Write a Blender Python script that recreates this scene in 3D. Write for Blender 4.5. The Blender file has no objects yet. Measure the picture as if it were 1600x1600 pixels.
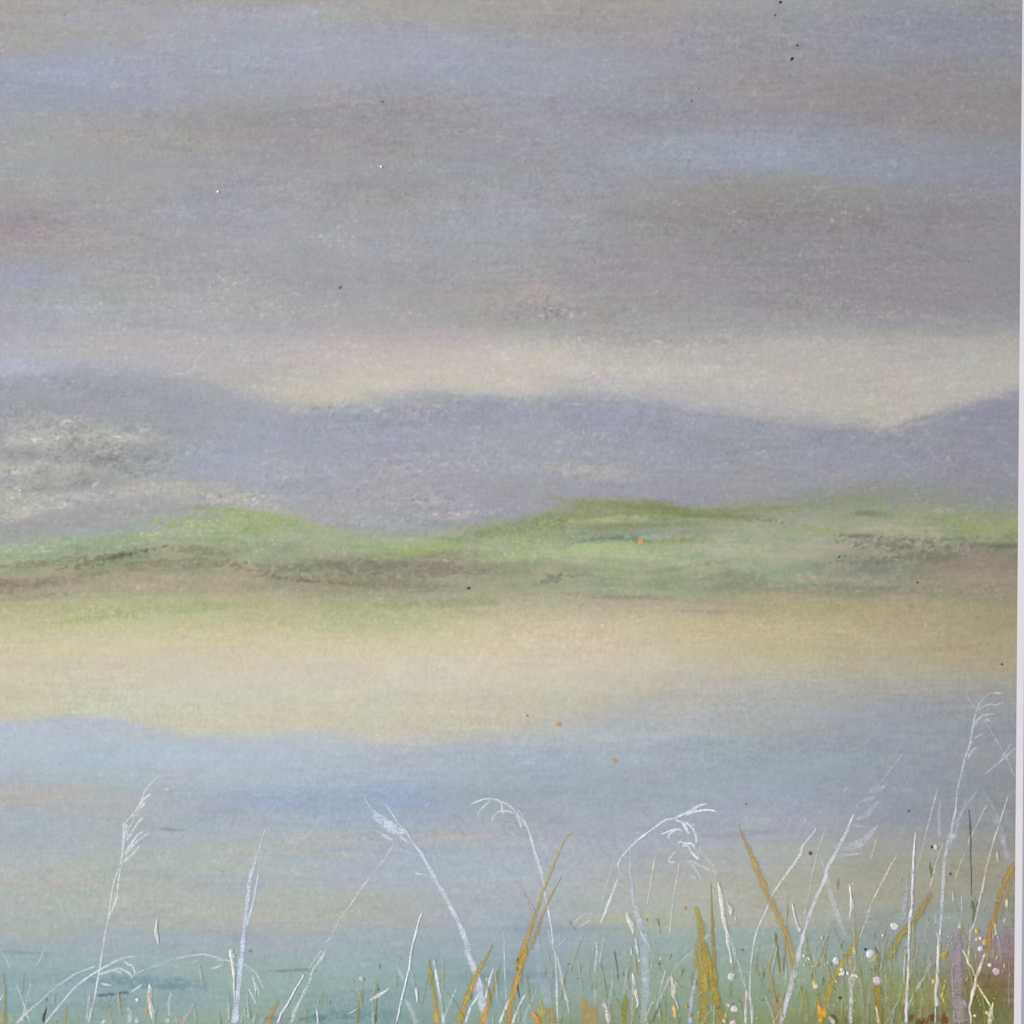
import bpy, bmesh, math, random
import numpy as np
from mathutils import Vector

# ------------------------------------------------------------------ camera, light
S = 0.0003                      # metres per unit of the painting's own measure (about 48 cm across the view)
CX, CY = 800.0, 800.0
def P3(x, y, z=0.0):            # painting measure -> metres, painting lies face up on the table top
    return ((x - CX) * S, (CY - y) * S, z * S)

scene = bpy.context.scene
cam_d = bpy.data.cameras.new("camera")
cam = bpy.data.objects.new("camera", cam_d)
scene.collection.objects.link(cam)
cam_d.lens = 50; cam_d.sensor_width = 36
cam.location = (0, 0, 1600 * S * 50 / 36)
cam.rotation_euler = (0, 0, 0)
cam_d.clip_start = 0.01; cam_d.clip_end = 500
scene.camera = cam

SUN_EL, SUN_AZ = math.radians(36), math.radians(172)   # azimuth measured from +X towards +Y: light comes from the left
w = bpy.data.worlds.new("World"); scene.world = w; w.use_nodes = True
nt = w.node_tree
bg = nt.nodes["Background"]
sky = nt.nodes.new("ShaderNodeTexSky"); sky.sky_type = 'NISHITA'; sky.sun_disc = False
sky.sun_elevation = SUN_EL; sky.sun_rotation = math.pi / 2 - SUN_AZ
sky.air_density = 1.0; sky.dust_density = 4.0; sky.ozone_density = 0.6
nt.links.new(sky.outputs[0], bg.inputs[0]); bg.inputs[1].default_value = 0.10
sl = bpy.data.lights.new("sun", 'SUN'); sl.energy = 2.0; sl.angle = math.radians(9); sl.color = (1.0, 0.93, 0.84)
so = bpy.data.objects.new("sun", sl); scene.collection.objects.link(so)
d = Vector((math.cos(SUN_EL) * math.cos(SUN_AZ), math.cos(SUN_EL) * math.sin(SUN_AZ), math.sin(SUN_EL)))
so.rotation_euler = d.to_track_quat('Z', 'Y').to_euler()
so.location = d * 3
scene.view_settings.view_transform = 'Standard'
scene.view_settings.look = 'None'
scene.view_settings.gamma = 1.0
scene.view_settings.exposure = 0.18

# illumination on a flat, face-up sheet under the lamps above (linear RGB for a white of reflectance 1)
E = np.array([0.828, 0.799, 0.802]) * 2 ** 0.18 * 0.985
def lin(c):
    c = np.asarray(c, dtype=np.float64) / 255.0
    l = np.where(c <= 0.04045, c / 12.92, ((np.clip(c, 0, None) + 0.055) / 1.055) ** 2.4)
    return np.clip(l / E, 0.002, 0.9)

# ------------------------------------------------------------------ helpers
def link(o): scene.collection.objects.link(o); return o
def tag(o, label=None, cat=None, group=None, kind=None):
    if label: o['label'] = label
    if cat: o['category'] = cat
    if group: o['group'] = group
    if kind: o['kind'] = kind
    return o
def empty(name, loc=(0, 0, 0)):
    o = bpy.data.objects.new(name, None); o.location = loc; o.empty_display_size = 0.02
    return link(o)
def mesh_obj(name, verts, faces, mat, parent=None, smooth=True, attrs=None):
    me = bpy.data.meshes.new(name)
    me.from_pydata(verts, [], faces); me.update()
    if smooth: me.polygons.foreach_set("use_smooth", [True] * len(me.polygons))
    if attrs:
        for k, (dom, arr) in attrs.items():
            if dom == 'C':
                a = me.color_attributes.new(k, 'FLOAT_COLOR', 'POINT'); a.data.foreach_set('color', np.asarray(arr, dtype=np.float32).ravel())
            else:
                a = me.attributes.new(k, 'FLOAT', 'POINT'); a.data.foreach_set('value', np.asarray(arr, dtype=np.float32).ravel())
    me.materials.append(mat)
    o = bpy.data.objects.new(name, me); link(o)
    if parent: o.parent = parent
    return o

class NB:
    def __init__(s, name):
        s.m = bpy.data.materials.new(name); s.m.use_nodes = True
        s.t = s.m.node_tree; s.b = s.t.nodes["Principled BSDF"]; s.out = s.t.nodes["Material Output"]
    def n(s, typ, **kw):
        x = s.t.nodes.new(typ)
        for k, v in kw.items(): setattr(x, k, v)
        return x
    def l(s, a, b): s.t.links.new(a, b)
    def noise(s, scale, detail=2, rough=0.5, stretch=(1, 1, 1)):
        tc = s.n('ShaderNodeTexCoord'); mp = s.n('ShaderNodeMapping'); mp.inputs['Scale'].default_value = stretch
        nz = s.n('ShaderNodeTexNoise'); nz.inputs['Scale'].default_value = scale
        nz.inputs['Detail'].default_value = detail; nz.inputs['Roughness'].default_value = rough
        s.l(tc.outputs['Object'], mp.inputs[0]); s.l(mp.outputs[0], nz.inputs['Vector']); return nz.outputs[0]
    def math(s, op, a, b=None, clamp=False):
        m = s.n('ShaderNodeMath', operation=op, use_clamp=clamp)
        for i, v in enumerate((a, b)):
            if v is None: continue
            if isinstance(v, (int, float)): m.inputs[i].default_value = v
            else: s.l(v, m.inputs[i])
        return m.outputs[0]
    def mapr(s, v, a, b, c, d, smooth=False):
        m = s.n('ShaderNodeMapRange'); m.interpolation_type = 'SMOOTHSTEP' if smooth else 'LINEAR'
        for i, k in enumerate((a, b, c, d)): m.inputs[i + 1].default_value = k
        s.l(v, m.inputs[0]); return m.outputs[0]

# dry pastel rubbed into toothed paper
def pastel_material():
    b = NB("rubbed_pastel")
    at = b.n('ShaderNodeAttribute', attribute_name='pigment')
    g1 = b.noise(1 / (3.2 * S), 3, 0.65)
    g2 = b.noise(1 / (5.0 * S), 2, 0.5, (1.0, 0.45, 1.0))
    sm = b.math('ADD', b.mapr(g1, 0.25, 0.75, -0.05, 0.05), b.mapr(g2, 0.3, 0.7, -0.022, 0.022))
    k = b.math('ADD', sm, 1.0)
    mx = b.n('ShaderNodeVectorMath', operation='SCALE')
    b.l(at.outputs['Color'], mx.inputs[0]); b.l(k, mx.inputs[3])
    b.l(mx.outputs[0], b.b.inputs['Base Color'])
    b.b.inputs['Roughness'].default_value = 0.95
    b.b.inputs['Specular IOR Level'].default_value = 0.08
    bp = b.n('ShaderNodeBump'); bp.inputs['Strength'].default_value = 0.3; bp.inputs['Distance'].default_value = 0.35 * S
    b.l(b.math('ADD', g1, b.math('MULTIPLY', b.noise(1 / (7 * S), 2), 0.5)), bp.inputs['Height'])
    b.l(bp.outputs[0], b.b.inputs['Normal'])
    return b.m

def paint_material(name, rough, spec):
    b = NB(name)
    at = b.n('ShaderNodeAttribute', attribute_name='pigment')
    al = b.n('ShaderNodeAttribute', attribute_name='cover')
    dr = b.n('ShaderNodeAttribute', attribute_name='dry')
    g = b.noise(1 / (3.4 * S), 3, 0.6)
    g2 = b.noise(1 / (14 * S), 2, 0.5)
    k = b.math('ADD', b.mapr(g, 0.25, 0.75, 0.93, 1.07), b.mapr(g2, 0.3, 0.7, -0.06, 0.06))
    mx = b.n('ShaderNodeVectorMath', operation='SCALE')
    b.l(at.outputs['Color'], mx.inputs[0]); b.l(k, mx.inputs[3]); b.l(mx.outputs[0], b.b.inputs['Base Color'])
    gg = b.math('ADD', b.math('MULTIPLY', g, 0.7), b.math('MULTIPLY', g2, 0.3))
    # dry brush: coverage breaks up over the tooth of the paper
    th = b.math('SUBTRACT', 0.60, b.math('MULTIPLY', al.outputs['Fac'], 0.24))
    ss = b.math('MULTIPLY', b.math('SUBTRACT', gg, th), 4.0)
    ss = b.math('ADD', ss, 0.5, clamp=True)
    broken = b.math('MULTIPLY', ss, b.math('POWER', al.outputs['Fac'], 0.7))
    wet = b.math('MULTIPLY', b.math('MULTIPLY', al.outputs['Fac'], b.mapr(gg, 0.3, 0.65, 0.62, 1.12)), b.math('SUBTRACT', 1.0, dr.outputs['Fac']))
    a = b.math('ADD', wet, b.math('MULTIPLY', broken, dr.outputs['Fac']), clamp=True)
    b.l(a, b.b.inputs['Alpha'])
    b.b.inputs['Roughness'].default_value = rough; b.b.inputs['Specular IOR Level'].default_value = spec
    bp = b.n('ShaderNodeBump'); bp.inputs['Strength'].default_value = 0.35; bp.inputs['Distance'].default_value = 0.7 * S
    b.l(g, bp.inputs['Height']); b.l(bp.outputs[0], b.b.inputs['Normal'])
    return b.m

M_PASTEL = pastel_material()
M_CHALK = paint_material("chalk_line", 0.9, 0.1)
M_PAINT = paint_material("thick_acrylic", 0.45, 0.35)

def plain(name, c, rough, nscale, amp, bump):
    b = NB(name); g = b.noise(nscale, 4, 0.6)
    r = b.n('ShaderNodeMixRGB', blend_type='MULTIPLY'); r.inputs[0].default_value = 1
    r.inputs[1].default_value = (*c, 1)
    cr = b.n('ShaderNodeCombineXYZ'); v = b.mapr(g, 0.3, 0.7, 1 - amp, 1 + amp)
    for i in range(3): b.l(v, cr.inputs[i])
    b.l(cr.outputs[0], r.inputs[2]); b.l(r.outputs[0], b.b.inputs['Base Color'])
    b.b.inputs['Roughness'].default_value = rough; b.b.inputs['Specular IOR Level'].default_value = 0.2
    bp = b.n('ShaderNodeBump'); bp.inputs['Strength'].default_value = bump; bp.inputs['Distance'].default_value = 0.6 * S
    b.l(g, bp.inputs['Height']); b.l(bp.outputs[0], b.b.inputs['Normal'])
    return b.m

# ------------------------------------------------------------------ table top the picture lies on (setting)
def wood():
    b = NB("pale_wood"); g = b.noise(9, 6, 0.6, (1, 14, 1))
    cr = b.n('ShaderNodeValToRGB'); cr.color_ramp.elements[0].color = (0.30, 0.22, 0.15, 1); cr.color_ramp.elements[1].color = (0.46, 0.36, 0.26, 1)
    b.l(g, cr.inputs[0]); b.l(cr.outputs[0], b.b.inputs['Base Color']); b.b.inputs['Roughness'].default_value = 0.5
    return b.m
tb = mesh_obj("ground", [(-30, -30, -0.0032), (30, -30, -0.0032), (30, 30, -0.0032), (-30, 30, -0.0032)], [(0, 1, 2, 3)], wood(), smooth=False)
tag(tb, kind='structure')

# ------------------------------------------------------------------ numpy noise
def vnoise(X, Y, sx, sy, seed):
    rs = np.random.RandomState(seed); T = rs.rand(512, 512)
    u = X / sx + 1000.37; v = Y / sy + 1000.71
    i = np.floor(u).astype(np.int64); j = np.floor(v).astype(np.int64)
    fu = u - i; fv = v - j
    fu = fu * fu * (3 - 2 * fu); fv = fv * fv * (3 - 2 * fv)
    a = T[j % 512, i % 512]; b = T[j % 512, (i + 1) % 512]; c = T[(j + 1) % 512, i % 512]; e = T[(j + 1) % 512, (i + 1) % 512]
    return (a * (1 - fu) + b * fu) * (1 - fv) + (c * (1 - fu) + e * fu) * fv - 0.5
def fbm(X, Y, sx, sy, seed, n=3):
    r = 0; a = 1.0; t = 0
    for k in range(n):
        r = r + a * vnoise(X, Y, sx, sy, seed + 17 * k); t += a; a *= 0.6; sx /= 2.0; sy /= 2.0
    return r / t
def sstep(x): x = np.clip(x, 0, 1); return x * x * (3 - 2 * x)

# ------------------------------------------------------------------ pigment: rows of the painter's colours, with light falloff towards the right painted in
COLS = [0, 200, 400, 600, 800, 1000, 1200, 1400, 1590]
SKY = """
-220: 165,160,156 163,159,156 165,161,158 167,162,156 163,160,153 158,156,152 154,154,154 148,150,154 147,148,148
0: 168,163,160 164,160,158 166,161,160 168,163,158 164,161,154 160,157,153 156,156,156 148,150,156 148,148,148
30: 164,162,164 165,165,172 165,167,178 164,163,168 162,159,156 158,154,156 154,153,156 143,147,159 142,142,150
70: 164,162,160 164,165,172 162,165,177 162,165,177 158,161,170 156,154,162 153,151,155 144,148,160 140,142,153
110: 158,163,178 158,163,179 160,163,174 160,164,178 158,162,176 154,157,168 152,149,152 146,144,148 143,141,145
150: 156,162,178 156,160,175 160,161,168 157,156,163 159,161,172 152,154,164 152,149,152 145,141,143 141,137,139
190: 160,162,168 160,160,162 156,154,156 155,152,155 157,157,164 151,150,158 149,149,157 145,142,147 142,138,139
230: 162,162,165 162,160,160 157,155,157 156,154,157 155,155,161 152,156,166 150,157,169 146,149,158 140,142,149
260: 160,163,168 161,160,162 159,159,164 156,156,161 154,156,162 152,156,166 149,155,168 145,150,163 141,144,155
300: 163,161,163 161,160,161 159,159,164 157,156,159 157,159,166 152,152,156 148,147,147 146,146,150 142,142,149
340: 156,152,156 160,160,166 161,163,171 159,159,162 159,161,167 151,150,151 146,141,144 142,138,142 140,138,143
380: 162,155,157 162,160,162 162,164,169 161,163,171 158,160,165 153,151,155 146,143,147 142,140,145 141,140,146
430: 160,164,176 164,163,165 162,162,166 160,160,164 160,158,161 155,152,157 150,147,152 146,142,146 142,141,146
470: 164,166,170 165,167,168 167,167,169 164,163,164 165,160,158 156,153,157 152,149,153 149,145,148 144,143,147
510: 166,168,176 170,170,175 170,170,173 169,166,168 167,164,163 163,160,163 160,160,163 156,155,158 153,152,154
540: 176,174,180 180,175,178 181,177,179 190,181,179 192,186,180 185,180,175 179,176,171 175,172,167 174,171,164
570: 176,178,190 176,174,180 184,180,179 194,187,181 197,190,183 192,187,181 187,183,176 182,179,173 178,175,168
600: 168,170,180 172,171,176 188,183,178 198,191,181 196,190,182 189,185,180 188,184,177 185,181,173 180,176,168
630: 166,168,176 170,170,176 188,183,176 196,190,179 190,185,179 178,176,178 182,179,176 186,182,173 176,172,166
690: 166,168,176 170,170,176 186,181,173 190,184,174 188,182,176 178,176,177 178,175,172 182,177,166 172,168,162"""
HILL = """
560: 162,164,174 162,163,171 160,162,171 156,160,172 157,160,172 156,158,171 158,160,169 152,153,164 144,145,158
610: 156,159,168 158,160,168 158,162,172 156,160,171 157,160,172 156,158,171 158,160,169 152,153,164 144,145,158
650: 157,160,165 156,159,166 159,163,174 155,159,172 157,161,173 154,157,171 156,158,168 150,151,163 142,143,157
690: 166,167,165 158,160,164 162,166,178 157,161,173 161,164,174 154,156,169 152,155,165 150,151,163 143,144,157
730: 165,166,164 164,166,167 163,168,180 161,162,170 162,163,171 159,159,167 154,155,163 151,152,164 144,145,157
765: 163,164,166 172,171,167 162,164,173 163,163,169 160,160,167 157,157,165 153,153,160 146,148,149 141,143,148
790: 172,171,165 172,170,164 165,166,172 162,163,170 159,159,167 156,156,164 152,152,158 142,146,142 141,144,146
850: 158,163,170 157,161,172 162,164,170 158,163,168 156,157,164 154,154,160 150,150,154 142,146,142 141,144,146"""
LAND = """
730: 158,161,174 158,161,174 158,161,174 158,161,170 150,154,150 142,150,132 142,148,138 140,146,142 142,144,150
790: 158,161,174 158,161,174 160,178,132 156,164,150 146,154,138 140,148,122 144,150,134 144,150,134 142,147,140
820: 154,162,170 158,164,172 156,176,134 152,164,156 144,158,126 141,152,122 148,157,138 146,155,130 146,156,120
840: 150,164,160 154,168,152 156,174,134 154,172,140 150,168,126 142,156,140 152,162,140 148,156,134 144,154,116
860: 156,174,146 150,160,134 154,168,134 156,172,132 150,166,134 164,178,140 156,164,138 148,150,132 130,128,114
885: 158,170,134 148,150,120 154,160,132 142,142,122 146,150,128 160,172,136 156,164,140 134,136,124 136,128,114
915: 154,146,126 166,160,132 160,154,130 146,144,122 156,162,134 150,160,132 148,156,132 142,144,128 158,144,124
945: 180,176,142 180,184,140 182,178,146 172,174,142 176,173,144 178,170,146 168,160,130 168,158,128 154,148,118
975: 194,190,154 196,196,154 194,191,152 188,187,150 200,190,158 197,187,158 186,176,140 175,162,132 160,152,124
1010: 204,195,164 206,198,168 205,195,165 207,197,168 208,196,169 200,190,166 189,180,148 178,165,134 166,156,128
1040: 204,197,174 205,199,178 206,199,178 207,200,180 206,197,177 200,192,173 189,181,160 177,169,147 167,158,136
1070: 206,198,174 205,200,178 204,201,185 205,200,183 202,196,179 193,188,174 181,176,166 170,166,157 161,157,147
1100: 200,196,170 200,199,180 201,198,176 200,196,176 197,191,171 181,180,171 170,171,167 158,161,160 150,153,152
1150: 198,196,174 200,198,180 201,198,178 198,195,178 192,188,174 180,180,175 166,169,170 153,159,166 146,150,156"""
WATER = """
1060: 188,193,196 186,192,198 190,193,192 190,192,186 190,187,176 186,183,172 172,170,164 160,160,156 154,152,144
1120: 185,191,198 183,190,200 187,192,197 190,193,189 184,185,180 177,179,180 166,170,173 153,160,167 147,151,156
1150: 179,190,203 181,190,199 184,191,198 189,192,189 180,186,186 170,179,189 158,165,170 150,158,167 146,151,159
1180: 179,190,200 177,189,201 181,190,202 178,185,192 167,177,187 165,175,185 152,164,173 149,157,165 145,150,156
1210: 176,184,191 177,184,189 179,187,193 171,182,195 163,173,184 161,168,176 154,165,175 147,155,163 143,148,152
1245: 181,178,172 174,178,180 165,176,193 157,169,189 160,168,176 160,170,176 157,165,177 147,154,163 140,145,150
1280: 170,178,182 171,176,178 169,176,184 164,174,187 166,171,175 163,171,181 163,168,178 148,154,163 142,146,151
1310: 169,177,181 171,178,179 175,181,182 171,176,180 172,177,180 166,171,181 165,168,177 157,159,158 147,147,145
1345: 176,182,181 176,183,176 175,181,182 168,178,190 171,178,187 170,172,175 169,171,169 163,163,148 153,153,141
1380: 181,180,170 174,178,170 171,177,177 172,180,184 173,179,185 173,175,171 173,173,157 163,161,146 155,153,138
1410: 176,182,178 178,182,173 176,179,174 171,174,168 170,176,179 173,177,170 173,173,163 161,161,147 148,153,143
1440: 172,176,169 169,176,173 177,177,167 168,174,174 163,172,183 171,176,160 170,171,161 152,159,155 147,152,138
1470: 162,175,176 163,174,177 165,172,177 161,173,175 158,170,178 157,170,167 153,167,161 146,158,153 147,140,142
1500: 153,171,173 158,174,174 159,171,169 158,174,174 151,166,171 154,169,160 149,166,156 145,157,141 143,128,118
1530: 148,167,169 149,168,170 157,172,165 150,170,166 147,165,167 150,166,151 147,164,147 143,152,120 126,114,80
1560: 146,166,168 149,168,170 151,168,161 143,163,163 147,164,159 146,162,146 142,158,131 136,146,98 122,118,74
1600: 146,162,154 148,165,154 150,166,149 141,160,156 142,160,144 140,152,124 136,150,108 120,120,70 126,122,84
1820: 130,146,120 132,150,120 132,150,116 126,146,120 126,142,104 120,130,84 112,120,66 100,96,48 104,92,54"""
def parse_grid(t):
    ys, rows = [], []
    for ln in t.strip().splitlines():
        a, b = ln.split(':'); ys.append(float(a)); rows.append([[float(q) for q in c.split(',')] for c in b.split()])
    return np.array(ys), np.array(rows)
def grid_eval(g, X, Y):
    ys, R = g; xs = np.array(COLS, float)
    X = np.clip(X, xs[0], xs[-1]); Y = np.clip(Y, ys[0], ys[-1])
    i = np.clip(np.searchsorted(xs, X, side='right') - 1, 0, len(xs) - 2)
    j = np.clip(np.searchsorted(ys, Y, side='right') - 1, 0, len(ys) - 2)
    fx = (X - xs[i]) / (xs[i + 1] - xs[i]); fy = (Y - ys[j]) / (ys[j + 1] - ys[j])
    fx = (0.5 * fx + 0.5 * fx * fx * (3 - 2 * fx))[..., None]; fy = (0.5 * fy + 0.5 * fy * fy * (3 - 2 * fy))[..., None]
    return (R[j, i] * (1 - fx) + R[j, i + 1] * fx) * (1 - fy) + (R[j + 1, i] * (1 - fx) + R[j + 1, i + 1] * fx) * fy
def curve(s):
    p = [tuple(map(float, q.split(','))) for q in s.split()]
    return np.array([a for a, _ in p]), np.array([b for _, b in p])
RIDGE = curve("-220,600 0,588 100,582 200,588 280,598 350,611 400,624 460,634 510,635 560,626 620,614 700,611 760,616 800,624 850,621 900,614 950,617 1000,628 1100,641 1200,650 1300,661 1370,669 1400,668 1450,652 1500,634 1550,618 1597,603 1700,600")
GREEN = curve("-220,852 0,846 80,834 150,826 220,812 280,797 320,790 360,792 420,798 460,808 510,822 560,836 620,838 680,830 720,823 770,814 820,808 860,795 900,785 950,779 990,778 1030,786 1070,792 1120,786 1200,781 1260,773 1350,768 1430,766 1500,776 1560,788 1700,792")
SHORE = curve("-220,1124 0,1124 90,1121 170,1120 220,1132 290,1147 400,1149 440,1143 520,1143 600,1156 700,1156 760,1150 840,1142 940,1120 1050,1110 1200,1098 1400,1088 1600,1080 1700,1080")
UNDER = curve("-220,1560 0,1560 200,1575 400,1565 600,1560 760,1560 900,1540 1050,1530 1200,1520 1350,1500 1450,1470 1520,1430 1600,1420 1700,1420")

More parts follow.
